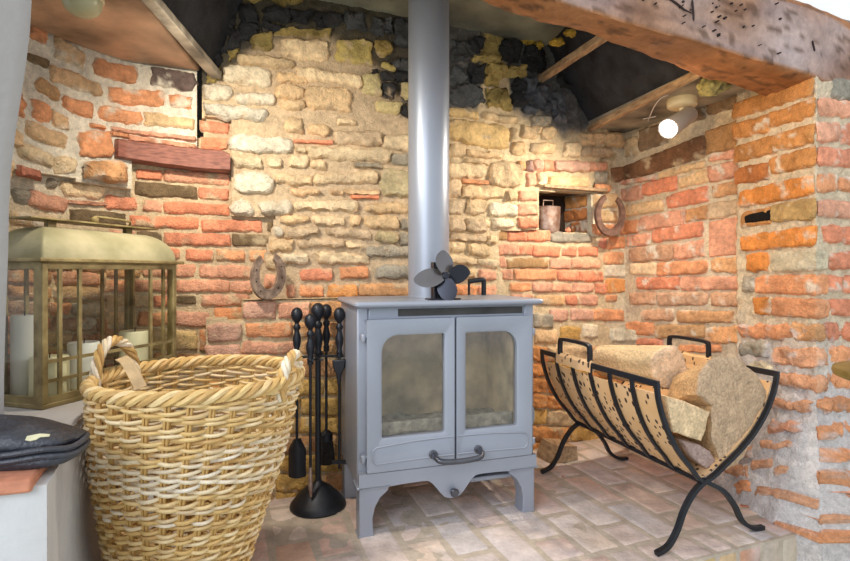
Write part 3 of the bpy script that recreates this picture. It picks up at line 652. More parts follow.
bo = mb.build('lintel_beam', M['wood'], org=(bp.x-.6, bp.y-.22, 1.24), angle=70)
tag(bo, 'massive gnarled old oak beam with wormholes spanning over the opening at upper right', 'beam')
mb = MB()                                                         # wormholes and splits on the beam face
for k in range(75):
    t = -.80+random.random()*.72*random.uniform(.6, 1); zz = random.uniform(1.30, 1.435); r = random.uniform(.0008, .0022)
    zb = np.interp(t, [-.858, -.611, -.306, 0], [1.291, 1.273, 1.256, 1.238]); zz = zb+.03+random.random()*.13
    T = frame(bp+U*t+V*(-.0065+N3(t*.5, 0, zz, 9)*-.008)+Z*zz, U, Z, V); pts = [T(r*1.8*math.cos(a), r*1.2*math.sin(a), 0) for a in [i*math.pi/3 for i in range(6)]]
    mb.add(pts+[p+V*.012-V*0 for p in pts]+[p-V*.004 for p in pts], [(12, 13, 14, 15, 16, 17)]+[(12+i, 12+(i+1) % 6, 6+(i+1) % 6, 6+i) for i in range(6)], wormc)
for t0, z0, t1, z1 in ((-.66, 1.385, -.46, 1.325), (-.46, 1.36, -.455, 1.31), (-.62, 1.40, -.55, 1.385), (-.03, 1.33, -.02, 1.30)):
    pts = [bp+U*(t0+(t1-t0)*q/8)+Z*(z0+(z1-z0)*q/8+random.uniform(-.003, .003))+V*(-.010) for q in range(9)]
    tube(mb, pts, [.0008]+[.0026]*7+[.0008], 5, wormc)
wk = mb.build('wormhole', M['wood'], parent=bo)
wk['kind'] = 'stuff'

# white wall over the beam, smoked boards, chimney hood
mb = MB(); box(mb, frame(bp, U, V, Z), -2.4, 1.0, .02, .10, 1.43, 2.0)
struct(mb.build('wall_upper', M['whitewall'], smooth=False))
def slab(name, pts, th, mat, mid=None, **kw):
    """polygon slab pts (3d) extruded up by th"""
    mb = MB(); n_ = len(pts); P = [Vector(p) for p in pts]
    mb.add(P+[p+Vector(th) for p in P], [tuple(range(n_)), tuple(n_+k for k in range(n_))]+[(k, (k+1) % n_, n_+(k+1) % n_, n_+k) for k in range(n_)])
    return mb.build(name, mat, **kw)
zs = 1.30
slab_l = slab('ceiling_left', [(-.60, .86, zs), (-.62, 1.1, zs), (-.675, 1.56, zs), (-.72, 1.535, zs), (-.80, 1.505, zs), (-.865, 1.47, zs), (-.92, 1.385, zs), (-.97, 1.27, zs+.003), (-1.0, 1.15, zs), (-1.02, 1.0, zs), (-1.03, .70, zs)], (0, 0, .03), M['soffit'], bevel=.006)
struct(slab_l)
struct(slab('ceiling_right', [(.665, 2.20, zs), (.80, 1.62, zs), (.86, 1.44, zs), (1.2, 1.56, zs), (1.15, 1.75, zs), (.92, 2.26, zs)], (0, 0, .03), M['soffit2']))
# hood walls
struct(slab('wall_hood_right', [(.665, 2.25, zs+.01), (.80, 1.62, zs+.01), (.84, 1.45, zs+.01), (.46, 1.33, 1.78), (.34, 1.6, 1.78), (.32, 2.2, 1.78)], (.03, 0, .03), M['sootboard'], smooth=False))
struct(slab('wall_hood_left', [(-.585, .93, zs+.012), (-.605, 1.1, zs+.012), (-.66, 1.70, zs+.012), (-.50, 1.75, 1.78), (-.36, 1.2, 1.78), (-.34, 1.04, 1.78)], (-.03, 0, .03), M['sootboard'], smooth=False))
struct(slab('ceiling_register', [(-.8, 1.2, 1.60), (.7, 1.75, 1.60), (.62, 2.25, 1.60), (-.9, 1.65, 1.60)], (0, 0, .02), M['register'], smooth=False))
struct(slab('ceiling_throat', [(-1.1, .69, 1.80), (1.3, 1.58, 1.80), (1.3, 2.6, 1.80), (-1.2, 2.4, 1.80)], (0, 0, .02), M['sootboard'], smooth=False))

def timber(name, p, q, w_, h_, mat, label, cat='timber', n=14):
    mb = MB(); p = Vector(p); q = Vector(q); d = (q-p).normalized(); s = d.cross(Z).normalized(); up = s.cross(d)
    vs = []
    for i in range(n+1):
        o = p.lerp(q, i/n)
        for a, b in ((-1, -1), (0, -1.04), (1, -1), (1, 1), (-1, 1)):
            k = 1+.08*N3(o.x, o.y, o.z+a, 14); vs.append(o+s*(a*w_/2*k)+up*(b*h_/2*k))
    mb.add(vs, [(i*5+k, i*5+(k+1) % 5, i*5+5+(k+1) % 5, i*5+5+k) for i in range(n) for k in range(5)]+[(4, 3, 2, 1, 0), tuple(n*5+k for k in range(5))])
    o = mb.build(name, mat, org=tuple(p), bevel=.002)
    return tag(o, label, cat)
timber('timber_batten', (-.588, 1.00, 1.296), (-.632, 1.575, 1.296), .030, .022, M['greywood'], 'pale timber strip edging the smoked board at the upper left')
timber('timber_batten', (.664, 2.22, 1.292), (.835, 1.46, 1.292), .022, .022, M['palewood'], 'pale timber strip edging the soot black hood behind the ceiling lamp')
timber('timber_stick', (.455, 2.06, 1.462), (.60, 1.66, 1.47), .030, .022, M['palewood'], 'loose wooden stick jutting from the sooty masonry towards the oak beam', 'stick')
# pale strip and foam lumps at the throat
def lump(name, px, py, y, r, mat, label, cat, group=None, fl=(1, 1, 1), amp=.35):
    mb = MB(); c = Vector(((px-CX)/F*y, y, H-(py-HY)*y/F)); n1, n2 = 18, 12; vs = []
    for j in range(n2+1):
        for i in range(n1):
            a = 2*math.pi*i/n1; b = math.pi*j/n2; d = Vector((math.sin(b)*math.cos(a)*fl[0], math.sin(b)*math.sin(a)*fl[1], math.cos(b)*fl[2]))
            k = 1+amp*N3(d.x+px, d.y+py, d.z, 2.2)+amp*.5*N3(d.x+px, d.y, d.z, 5.5); vs.append(c+d*r*k)
    mb.add(vs, [(j*n1+i, (j+1)*n1+i, (j+1)*n1+(i+1) % n1, j*n1+(i+1) % n1) for j in range(n2) for i in range(n1)])
    o = mb.build(name, mat, org=tuple(c)); return tag(o, label, cat, group) if label else struct(o)
for k, (px, py, r, lb) in enumerate(((467, 34, .014, 'small yellow foam lump beside the flue pipe'), (494, 38, .032, 'big ragged yellow foam lump at the top of the back wall'), (510, 41, .022, 'yellow foam lump right beside the biggest one'),
                             (526, 40, .022, 'yellow foam lump second from the right under the grey board'), (539, 45, .015, 'rightmost yellow foam lump on the back wall'))):
    lump('foam_lump', px, py, 2.03+.0*k, r, M['foam'], lb, 'foam', 'foam lumps under the register board', fl=(1.1, .8, .9), amp=.7)
for px, py, lb in ((557, 42, 'oblong yellow foam piece beside the hood, nearer the foam lumps'), (572, 33, 'oblong yellow foam piece beside the hood, nearer the oak beam')):
    lump('foam_lump', px, py, 1.9, .024, M['foam'], lb, 'foam', 'foam pieces by the hood', fl=(1.2, .9, .55))

lump('mossy_stone', 712, 86, 1.60, .034, pm('mossy_stone', (176, 166, 104), .9, 0, .3, 40, .5, 80, c2=(96, 92, 60)), 'yellowish lichen-covered stone wedged under the beam above the right pier', 'stone', fl=(1.3, .9, .8), amp=.4)
# pale wooden (reddish) lintel over the brick alcove
mb = MB(); n = 20; vs = []
Wt = Wall(BACK, .035)
for i in range(n+1):
    t = i/n; px = 115+t*115; yt = np.interp(px, [115, 160, 200, 222, 230], [139, 145, 149, 151, 155]); yb = np.interp(px, [115, 160, 200, 230], [158, 165, 170, 172])
    s_, zt = Wt.inv(px, yt); s2, zb_ = Wt.inv(px, yb)
    for h, z in ((-.05, zt), (.012, zt), (.018, zt-.004), (.018, zb_+.004), (.012, zb_), (-.05, zb_)): vs.append(Wt.at(s_, z+N3(s_, h, z, 20)*.002, h))
mb.add(vs, [(i*6+k, i*6+(k+1) % 6, i*6+6+(k+1) % 6, i*6+6+k) for i in range(n) for k in range(6)]+[(0, 1, 2, 3, 4, 5), tuple(n*6+k for k in range(6))])
o = mb.build('timber_lintel', M['mahogany'], org=tuple(vs[2])); tag(o, 'short reddish brown timber lintel set in the brickwork above the lantern', 'lintel')

# ------------------------------------------------------------------ stove
th = math.radians(17.6); SU = Vector((math.cos(th), math.sin(th), 0)); SV = Vector((-math.sin(th), math.cos(th), 0))
SO_ = Vector((.070, 1.452, 0)); TS = frame(SO_, SU, SV, Z)
def sp(px, py, d=0.):
    """point of the photo on the stove's front plane moved d towards the viewer -> (a, z)"""
    o = SO_-SV*d; k = (px-CX)/F; den = SU.x-k*SU.y; t = (k*o.y-o.x)/den; y = o.y+t*SU.y
    return t, H-(py-HY)*y/F
stove = empty('wood_stove', SO_, 'grey cast iron wood burning stove with two glazed doors standing on the hearth', 'stove')
HW = .262; DP = .285
mb = MB(); zb0, zt0 = .130, .607
prf = [(-HW+.012, 0.0), (HW-.012, 0.0), (HW, .012), (HW, DP-.01), (HW-.01, DP), (-HW+.01, DP), (-HW, DP-.01), (-HW, .012)]
# hollow front: side walls, back, top, bottom, front frame
for a0, a1, b0, b1, c0, c1 in ((-HW, -HW+.03, 0, DP, zb0, zt0), (HW-.03, HW, 0, DP, zb0, zt0), (-HW+.03, HW-.03, DP-.02, DP, zb0, zt0), (-HW+.03, HW-.03, 0, DP-.02, zt0-.07, zt0), (-HW+.03, HW-.03, .0, DP-.02, zb0, zb0+.05)):
    box(mb, TS, a0, a1, b0, b1, c0, c1)
mb.build('body', M['stove'], stove, bevel=.004)
mb = MB(); box(mb, TS, -.150, .225, -.0012, .002, .580, .600); mb.build('shade_band', M['stove_dark'], stove)  # dark strip: shade under the top plate put into its colour
mb = MB(); box(mb, TS, -HW+.03, HW-.03, DP-.06, DP-.0201, zb0+.05, zt0-.071); box(mb, TS, -HW+.0301, -HW+.05, .04, DP-.06, zb0+.05, zt0-.071); box(mb, TS, HW-.05, HW-.0301, .04, DP-.06, zb0+.05, zt0-.071)
mb.build('fire_brick_lining', M['firebrick'], stove)
mb = MB(); nx, ny = 26, 14; vs = []
for j in range(ny+1):
    for i in range(nx+1):
        a = lerp(-HW+.04, HW-.04, i/nx); b = lerp(.03, DP-.06, j/ny); vs.append(TS(a, b, .25+.018*N3(a, b, 0, 14)+.01*N3(a, b, 0, 40)))
mb.add(vs, [(j*(nx+1)+i, j*(nx+1)+i+1, (j+1)*(nx+1)+i+1, (j+1)*(nx+1)+i) for j in range(ny) for i in range(nx)])
mb.build('ash_bed', M['ash'], stove)
mb = MB(); box(mb, TS, -HW+.05, HW-.05, .035, .05, .24, .285); mb.build('log_guard', M['ash'], stove, bevel=.003)
# top plate
def roundrect(a0, a1, b0, b1, r, n=5):
    out = []
    for cx_, cy_, s in ((a1-r, b0+r, -90), (a1-r, b1-r, 0), (a0+r, b1-r, 90), (a0+r, b0+r, 180)):
        for i in range(n+1): g = math.radians(s+90*i/n); out.append((cx_+r*math.cos(g), cy_+r*math.sin(g)))
    return out
mb = MB(); rr = roundrect(-HW-.012, HW+.018, -.034, DP+.006, .012); m = len(rr); vs = []
for ins, z in ((.012, .604), (.003, .608), (0, .612), (0, .617), (.004, .622)):
    for a, b in rr:
        vs.append(TS(a-math.copysign(ins, a), b+(ins if b < DP/2 else -ins), z))
mb.add(vs, [(i*m+k, i*m+(k+1) % m, (i+1)*m+(k+1) % m, (i+1)*m+k) for i in range(4) for k in range(m)]+[tuple(range(m)), tuple(4*m+k for k in range(m))])
mb.build('top_plate', M['stove'], stove)
# doors with window openings
def ringpoly(outer, inner, T, b0, b1, mb, inset=0.006):
    """plate with a hole: outer and inner have equal counts"""
    m = len(outer); vs = []
    for P, b in ((outer, b1), (outer, b0+.003), ([(a*1, c) for a, c in outer], b0)):
        vs += [T(a, b, c) for a, c in P]
    cx_ = sum(a for a, c in inner)/m; cz_ = sum(c for a, c in inner)/m
    def shr(P, d): return [(a+(math.copysign(d, a-cx_)), c+math.copysign(d, c-cz_)) for a, c in P]
    vs += [T(a, b0, c) for a, c in shr(inner, .007)]+[T(a, b0+.004, c) for a, c in inner]+[T(a, b1, c) for a, c in inner]
    fs = []
    for r_ in range(5):
        for k in range(m): fs.append((r_*m+k, r_*m+(k+1) % m, (r_+1)*m+(k+1) % m, (r_+1)*m+k))
    for k in range(m): fs.append((5*m+k, 5*m+(k+1) % m, (k+1) % m, k))
    mb.add(vs, fs)
def doorpoly(a0, a1, c0, c1, rs, n=10):
    """rs radii for (a1,c0),(a1,c1),(a0,c1),(a0,c0)"""
    out = []
    for (cx_, cy_, s, sx, sy), r in zip(((a1, c0, -90, -1, 1), (a1, c1, 0, -1, -1), (a0, c1, 90, 1, -1), (a0, c0, 180, 1, 1)), rs):
        for i in range(n+1): g = math.radians(s+90*i/n); out.append((cx_+sx*r+r*math.cos(g), cy_+sy*r+r*math.sin(g)))
    return out
DT_ = .024
dl = (sp(367, 320, DT_)[0], sp(454.6, 320, DT_)[0]); dr = (sp(456.6, 320, DT_)[0], sp(532, 320, DT_)[0])
zdt = sp(367, 320, DT_)[1]; zdb = sp(367, 474, DT_)[1]
wl = (sp(382, 335, DT_)[0], sp(445, 335, DT_)[0]); wr = (sp(466, 332, DT_)[0], sp(517.5, 332, DT_)[0]); wzt = sp(400, 335, DT_)[1]; wzb = sp(400, 437, DT_)[1]
for side, (d0, d1), (w0, w1) in (('l', dl, wl), ('r', dr, wr)):
    mb = MB(); big, sm = .045, .006
    rs = (sm, sm, big, sm) if side == 'l' else (sm, big, sm, sm)
    ringpoly(doorpoly(d0, d1, zdb, zdt, (.004,)*4), doorpoly(w0, w1, wzb, wzt, rs), TS, -DT_, 0.0, mb)
    d = mb.build('door', M['stove'], stove, angle=50)
    d['label'] = ('left' if side == 'l' else 'right')+' hand stove door'
    gb = MB(); gb.add([TS(w0-.008, -.008, wzb-.008), TS(w1+.008, -.008, wzb-.008), TS(w1+.008, -.008, wzt+.008), TS(w0-.008, -.008, wzt+.008)], [(0, 1, 2, 3)]); gb.build('glass', M['stoveglass'], d, smooth=False)
    # raised panel moulding under the window
    pb = MB(); ins = .016; a0, a1 = (d0+ins, d1-.002) if side == 'l' else (d0+.002, d1-ins); z0, z1 = zdb+.022, zdb+.072
    arc = lambda a: .010*(1-((a)/(HW))**2)
    if side == 'l': path = [(a1, z1+arc(a1)-.006), ((a0+a1)/2, z1+arc((a0+a1)/2)-.006), (a0+.01, z1-.006), (a0, z1-.012), (a0, z0+.008), (a0+.008, z0), ((a0+a1)/2, z0+arc((a0+a1)/2)*.4), (a1, z0+arc(a1)*.4)]
    else: path = [(a0, z1+arc(a0)-.006), ((a0+a1)/2, z1+arc((a0+a1)/2)-.006), (a1-.01, z1-.006), (a1, z1-.012), (a1, z0+.008), (a1-.008, z0), ((a0+a1)/2, z0+arc((a0+a1)/2)*.4), (a0, z0+arc(a0)*.4)]
    tube(pb, [TS(a, -DT_-.0005, c) for a, c in path], .0028, 6); pb.build('panel_moulding', M['stove'], d)
    for zz in (sp(360, 337, .02)[1], sp(360, 459, .02)[1]):
        hb = MB(); a = d0 if side == 'l' else d1; s = -1 if side == 'l' else 1
        lathe(hb, frame(TS(a+s*.008, -.014, zz), SU, SV, Z), [(.006, -.014), (.007, -.012), (.007, .004), (.0055, .006)], 12)
        box(hb, TS, min(a-s*.004, a+s*.013), max(a-s*.004, a+s*.013), -.018, -.002, zz-.003, zz+.005)
        hb.build('hinge', M['stove'], d, bevel=.001)
# handle
hs = [sp(433, 456, DT_), sp(478, 449, DT_)]
mb = MB(); (a0, z0), (a1, z1) = hs; zc = (z0+z1)/2-.004
pts = smooth_path([TS(a0, -DT_, zc+.006), TS(a0, -.050, zc+.004), TS(a0+.014, -.064, zc-.002), TS((a0+a1)/2, -.067, zc-.005), TS(a1-.014, -.064, zc-.002), TS(a1, -.050, zc+.004), TS(a1, -DT_, zc+.006)], 8)
tube(mb, pts, .0075, 12)
for a in (a0, a1): lathe(mb, frame(TS(a, -DT_+.001, zc+.006), SU, Z, -SV), [(.012, 0), (.012, .005), (.008, .007)], 14)
hd = mb.build('handle', M['steel'], stove); hd['label'] = 'dark steel bowed door handle'
# apron with centre drop and knob
mb = MB(); n = 40; P = []
for i in range(n+1):
    a = lerp(-HW+.03, HW-.03, i/n); k = abs(a)
    low = .123-.004*0
    low = .130+.010*math.sin(min(1, k/.2)*math.pi)*.4-.052*sstep(.075, .012, k)
    P.append((a, low))
P = [(-HW+.002, .150), (-HW+.002, .132)]+P+[(HW-.002, .132), (HW-.002, .150)]
vs = []; top = .170
for b in (-.020, .0):
    for a, c in P: vs.append(TS(a, b, c))
    for a, c in P: vs.append(TS(a, b, top))
m = len(P)
fs = []
for k in range(m-1):
    fs += [(k, k+1, m+k+1, m+k), (2*m+k, 3*m+k, 3*m+k+1, 2*m+k+1), (k, 2*m+k, 2*m+k+1, k+1), (m+k, m+k+1, 3*m+k+1, 3*m+k)]
fs += [(0, m, 3*m, 2*m), (m-1, 3*m-1, 4*m-1, 2*m-1)]
mb.add(vs, fs); mb.build('apron', M['stove'], stove, smooth=False)
mb = MB(); lathe(mb, frame(TS(0, -.020, .098), SU, Z, -SV), [(.006, 0), (.006, .008), (.011, .010), (.012, .018), (.009, .022)], 16); mb.build('air_knob', M['steel'], stove)
mb = MB(); box(mb, TS, .07, .20, .02, .16, .095, .108); mb.build('ash_tray', M['stove'], stove, bevel=.003)
# legs
for sx in (-1, 1):
    for b0 in (-.012, DP-.045):
        mb = MB(); prof = [(0, .132), (0, 0.006), (-.004, 0), (.040, 0), (.038, .012), (.036, .045), (.042, .075), (.056, .100), (.078, .118), (.082, .132)]
        poly = [(sx*(-HW+.004+0)+0, 0)]
        poly = [((-HW+.004+a)*(-sx), c) for a, c in prof]
        prism(mb, TS, poly, b0, b0+.05)
        mb.build('leg', M['stove'], stove, smooth=False, bevel=.003)
        if b0 < 0:
            mb = MB(); x0_, x1_ = sorted(((-HW-.004)*(-sx), (-HW+.088)*(-sx)))
            box(mb, TS, x0_, x1_, b0-.008, b0+.055, .130, .137); mb.build('leg_collar', M['stove'], stove, bevel=.002)
mb = MB()
for b in (-1,):
    tube(mb, smooth_path([TS(HW, .03, .30), TS(HW+.015, .03, .29), TS(HW+.016, .03, .255), TS(HW+.004, .03, .225), TS(HW, .03, .222)], 5), .003, 8)
mb.build('side_catch', M['stove'], stove)
# damper knob at the back right of the top plate
mb = MB(); q = TS(.218, .26, .622)
tube(mb, smooth_path([q, q+Z*.045, q+Z*.052-SU*.008, q+Z*.046-SU*.055], 5), .0085, 10); tube(mb, [q-SU*.054+Z*.001, q-SU*.054+Z*.045], .004, 8)
mb.build('damper_handle', M['black'], stove)
for q2 in ((.145, .30), (.155, .30)):
    pass

# flue
mb = MB(); fc = Vector((.0115, 1.600, .6225)); lathe(mb, frame(fc, (1, 0, 0), (0, 1, 0), Z), [(.0665, 0), (.0665, .005), (.063, .006), (.063, 1.16)], 56)
o = mb.build('flue_pipe', M['flue'], org=tuple(fc)); tag(o, 'tall grey round flue pipe rising from the stove top', 'pipe')

# stove fan
fb = Vector(((440-CX)/F*1.46, 1.46, .6225)); fan = empty('stove_fan', fb, 'small black four-bladed fan standing on the stove top before the flue', 'fan')
mb = MB(); box(mb, frame(fb, SU, SV, Z), -.035, .058, -.014, .03, 0, .004); mb.build('base', M['fan'], fan, bevel=.001)
mb = MB()
for i in range(5): box(mb, frame(fb, SU, SV, Z), -.018+i*.009, -.014+i*.009, .0, .028, .004, .105)
box(mb, frame(fb, SU, SV, Z), -.018, .022, .010, .018, .004, .09)
mb.build('heat_sink', M['fan'], fan)
hub = Vector(((446-CX)/F*1.437, 1.437, H-(275.5-HY)*1.437/F)); fd = Vector((.12, -.99, .05)).normalized(); fx = fd.cross(Z).normalized()*-1; fz = fx.cross(fd).normalized()
if fz.z < 0: fz = -fz
TF = frame(hub, fx, -fd, fz)
mb = MB(); lathe(mb, frame(hub+fd*.006, fx, fz, -fd), [(.003, 0), (.009, .001), (.010, .006), (.010, .018), (.004, .019), (.004, .045)], 16); mb.build('hub', M['fan'], fan)
for kk, (ang, R_) in enumerate(((88, .060), (182, .080), (268, .064), (-2, .058))):
    mb = MB(); a0 = math.radians(ang); nr, nt = 8, 10; vs = []
    for side in (0, 1):
        for i in range(nr+1):
            r = .006+R_*i/nr; wth = .036*math.sin(math.pi*min(1, (i/nr)*.80+.12))**.7 if i < nr else .012
            for j in range(nt+1):
                t = -1+2*j/nt; lx = r+.004*(1-t*t); ly = t*wth*.8+.010*(i/nr)
                tw = -.42*(1-.3*i/nr)*1.1; yy = ly*math.cos(tw); bb = ly*math.sin(tw)+(0.0008 if side else 0)
                x_ = lx*math.cos(a0)-yy*math.sin(a0); z_ = lx*math.sin(a0)+yy*math.cos(a0)
                vs.append(TF(x_, bb-.0+.004, z_))
    n1 = (nr+1)*(nt+1); fs = []
    for i in range(nr):
        for j in range(nt):
            q = i*(nt+1)+j; fs += [(q, q+1, q+nt+2, q+nt+1), (n1+q, n1+q+nt+1, n1+q+nt+2, n1+q+1)]
    mb.add(vs, fs); mb.build('blade', M['fan'] if kk in (2, 3) else M['fanblade'], fan)

# ------------------------------------------------------------------ wicker basket
bc = Vector((-.465, 1.08, 0)); basket = empty('wicker_basket', bc, 'large tapered woven wicker log basket with two hoop handles on the hearth', 'basket')
ZR = .478
def brad(z): return float(np.interp(z, [0, .12, .3, .40, .478], [.117, .132, .174, .190, .196]))
def bctr(z): return bc+Vector((-.046*(1-z/ZR), 0, 0))
HON = [(214, 182, 122), (202, 166, 104), (222, 194, 142), (190, 152, 94), (228, 206, 164)]; PAL = [(222, 208, 180), (214, 198, 170), (228, 216, 196)]
mb = MB(); ns = 34; rowsn = 62
for k in range(rowsn):
    z = .010+k*(ZR-.02)/(rowsn-1); c = lin(random.choice(PAL if (abs(z-.34) < .045 and random.random() < .75) or random.random() < .12 else HON)); pts = []
    m_ = ns*5; ph = (k % 2)*math.pi
    seg = []; R_ = brad(z); cc = bctr(z); cols = []
    for i in range(m_):
        a = 2*math.pi*i/m_; rr_ = R_+.0065*math.sin(a*ns/2*1.0+ph)+.001*N3(a*3, k, 0, 1); zz = z+.0030*math.sin(a*ns/2*.5+k*1.7)+.0025*N3(math.cos(a)*2, math.sin(a)*2, k*.35, 1)
        pts.append(Vector((cc.x+rr_*math.cos(a), cc.y+rr_*math.sin(a), zz)))
    b0 = len(mb.v); tube(mb, pts, .0036*random.uniform(.86, 1.1), 6, c, closed=True)
    c2 = lin(random.choice(HON)); c3 = lin(random.choice(PAL))
    for i in range(m_):
        f_ = min(1, max(0, .5+1.4*N3(math.cos(2*math.pi*i/m_)*1.5, math.sin(2*math.pi*i/m_)*1.5, k*.9, 1)))
        f2 = .45 if .30 < z < .39 and N3(i*.06, k*.4, 5, 1) > .0 else 0
        for q in range(6): mb.c[b0+i*6+q] = mix(mix(c, c2, f_), c3, f2)
mb.build('woven_wall', M['wicker'], basket)
mb = MB()
for i in range(ns):
    for dl_ in (-.010, .010):
        a = 2*math.pi*(i+.25)/ns; pts = []
        for j in range(9):
            z = .003+(ZR+.004-.003)*j/8; R_ = brad(z); cc = bctr(z); aa = a+dl_*.3/R_
            pts.append((cc.x+R_*math.cos(aa), cc.y+R_*math.sin(aa), z))
        tube(mb, pts, .0030, 5, lin((190, 152, 90)))
mb.build('stakes', M['wicker'], basket)
mb = MB(); cc = bctr(ZR)
for k in range(4):                                                # twisted rim
    pts = []
    for i in range(240):
        a = 2*math.pi*i/240; p = a*15+k*math.pi/2; R_ = brad(ZR)+.002+.0075*math.cos(p); pts.append((cc.x+R_*math.cos(a), cc.y+R_*math.sin(a), ZR+.006+.0085*math.sin(p)))
    tube(mb, pts, .0058, 6, lin(HON[k]), closed=True)
mb.build('rim', M['wicker'], basket)
mb = MB(); lathe(mb, frame(bctr(0)+Z*.003, (1, 0, 0), (0, 1, 0), Z), [(.112, 0), (.112, .010)], 40, lin(HON[3])); mb.build('base', M['wicker'], basket)
def handle(a_mid, span, hh, lean):
    mb = MB(); path = []; R_ = brad(ZR)
    for i in range(49):
        t = i/48; g = math.pi*t; a = a_mid+span*math.cos(g)*-1; hz = ZR-.03+(hh+.03)*math.sin(g)**.75 if 0 < t < 1 else ZR-.03
        path.append(Vector((cc.x+(R_+lean*math.sin(g))*math.cos(a), cc.y+(R_+lean*math.sin(g))*math.sin(a), hz)))
    for k in range(4):
        pts = []
        for i, p in enumerate(path):
            d = (path[min(i+1, 48)]-path[max(i-1, 0)]).normalized(); s = d.cross(Vector((math.cos(a_mid), math.sin(a_mid), 0))).normalized(); u2 = s.cross(d)
            ph = i*.42+k*math.pi/2; pts.append(p+(s*math.cos(ph)+u2*math.sin(ph))*.0065)
        tube(mb, pts, .0052, 6, lin((HON+PAL)[(k*2+1) % 8]))
    return mb.build('handle', M['wicker'], basket)
handle(math.radians(176), .34, .078, -.004)
handle(math.radians(-4), .28, .052, .0)
mb = MB(); y_ = .955
def P2(px, py, y): return Vector(((px-CX)/F*y, y, H-(py-HY)*y/F))
bar(mb, smooth_path([P2(121, 358, 1.0), P2(127, 362, .975), P2(134, 374, .962), P2(141, 388, .955)], 4), (.9, .1, .35), .022, .0022); mb.build('strap', M['strap'], basket)

# ------------------------------------------------------------------ fireside companion set
tc_ = Vector((-.320, 1.555, 0)); stand = empty('companion_stand', tc_, 'black iron companion stand with domed base between the basket and the stove', 'stand')
TT = frame(tc_, (1, 0, 0), (0, 1, 0), Z)
mb = MB(); lathe(mb, TT, [(.080, 0), (.083, .004), (.082, .010), (.074, .020), (.060, .036), (.044, .052), (.028, .064), (.014, .072), (.010, .078)], 36); mb.build('base', M['black'], stand)
mb = MB(); lathe(mb, TT, [(.0085, .072), (.0085, .455)], 14); mb.build('pole', M['black'], stand)
BAL = [(.007, 0), (.010, .004), (.010, .010), (.0075, .016), (.0125, .036), (.0135, .052), (.009, .070), (.0075, .078), (.012, .086), (.012, .092), (.0065, .100), (.0085, .106), (.0155, .114), (.0190, .126), (.0185, .136), (.014, .146), (.006, .152), (.001, .153)]
mb = MB(); lathe(mb, frame(TT(0, 0, .452), (1, 0, 0), (0, 1, 0), Z), [(r*1.1, z*1.02) for r, z in BAL], 20); mb.build('finial', M['black'], stand)
mb = MB()
for a in (12, 100, 192, 280):
    d = Vector((math.cos(math.radians(a)), math.sin(math.radians(a)), 0)); e = Vector((-d.y, d.x, 0))
    tube(mb, smooth_path([TT(0, 0, .450), TT(*(d*.04)[:2], .447), TT(*(d*.060+e*.012)[:2], .447), TT(*(d*.075+e*.012)[:2], .449)], 4), .0034, 8)
    tube(mb, smooth_path([TT(*(d*.04)[:2], .447), TT(*(d*.060-e*.012)[:2], .447), TT(*(d*.075-e*.012)[:2], .449)], 4), .0034, 8)
mb.build('hook', M['black'], stand)
def tool(name, off, label, cat, head, rodlen=.30, hz=.460):
    q = tc_+Vector((off[0], off[1], 0)); e = empty(name, (q.x, q.y, .03), label, cat, 'fireside tools hanging on the stand')
    Tq = frame(q, (1, 0, 0), (0, 1, 0), Z)
    mb = MB(); lathe(mb, frame(Tq(0, 0, hz-.008), (1, 0, 0), (0, 1, 0), Z), [(r*.92, z*.92) for r, z in BAL], 18); mb.build('grip', M['black'], e)
    mb = MB(); lathe(mb, Tq, [(.0042, hz-rodlen), (.0042, hz-.006)], 10); lathe(mb, Tq, [(.009, hz-.014), (.009, hz-.006)], 12); mb.build('rod', M['black'], e)
    head(Tq, e, hz-rodlen)
def h_shovel(T, e, z):
    mb = MB(); n = 10; vs = []
    for s in (0, .002):
        for j in range(n+1):
            for i in range(n+1):
                a = -1+2*i/n; t = j/n; wd = .026*min(1, .35+t*2.2); vs.append(T(a*wd, -.012+.016*a*a+s, z+.012-t*.115))
    m1 = (n+1)**2; fs = [f for j in range(n) for i in range(n) for f in ((j*(n+1)+i, j*(n+1)+i+1, (j+1)*(n+1)+i+1, (j+1)*(n+1)+i), (m1+j*(n+1)+i, m1+(j+1)*(n+1)+i, m1+(j+1)*(n+1)+i+1, m1+j*(n+1)+i+1))]
    mb.add(vs, fs); mb.build('pan', M['black'], e)
def h_rake(T, e, z):
    mb = MB(); box(mb, T, -.022, .022, -.003, .003, z-.006, z+.006); tube(mb, [T(0, 0, z), T(0, 0, z-.02)], .004, 8)
    mb.build('rake_head', M['black'], e)
def h_brush(T, e, z):
    mb = MB(); lathe(mb, T, [(.010, z), (.020, z-.01), (.020, z-.03)], 14); mb.build('ferrule', M['black'], e)
    mb = MB(); lathe(mb, T, [(.020, z-.03), (.027, z-.09), (.024, z-.10)], 14); mb.build('bristles', M['bristle'], e)
def h_poker(T, e, z):
    mb = MB(); tube(mb, [T(0, 0, z), T(0, 0, z-.05), T(.002, 0, z-.085)], [.0045, .0075, .003], 8); mb.build('tip', M['tin'], e)
tool('fire_shovel', (-.062, -.005), 'black fire shovel hanging left of the stand pole, knob beside the basket handle', 'shovel', h_shovel, .27, .462)
tool('hearth_brush', (.014, .058), 'black hearth brush hanging behind the stand pole', 'brush', h_brush, .26, .468)
tool('poker', (-.010, -.058), 'black poker with a worn bright tip hanging in front of the pole', 'poker', h_poker, .31, .448)
def h_rake2(T, e, z):
    h_rake(T, e, z)
    mb = MB(); vs = []   # short scoop below the hook
    prism(mb, T, [(-.021, .437), (.019, .440), (.017, .415), (.006, .395), (.004, .360), (-.004, .360), (-.008, .395), (-.018, .415)], -.010, .004); mb.build('collar', M['black'], e, bevel=.003)
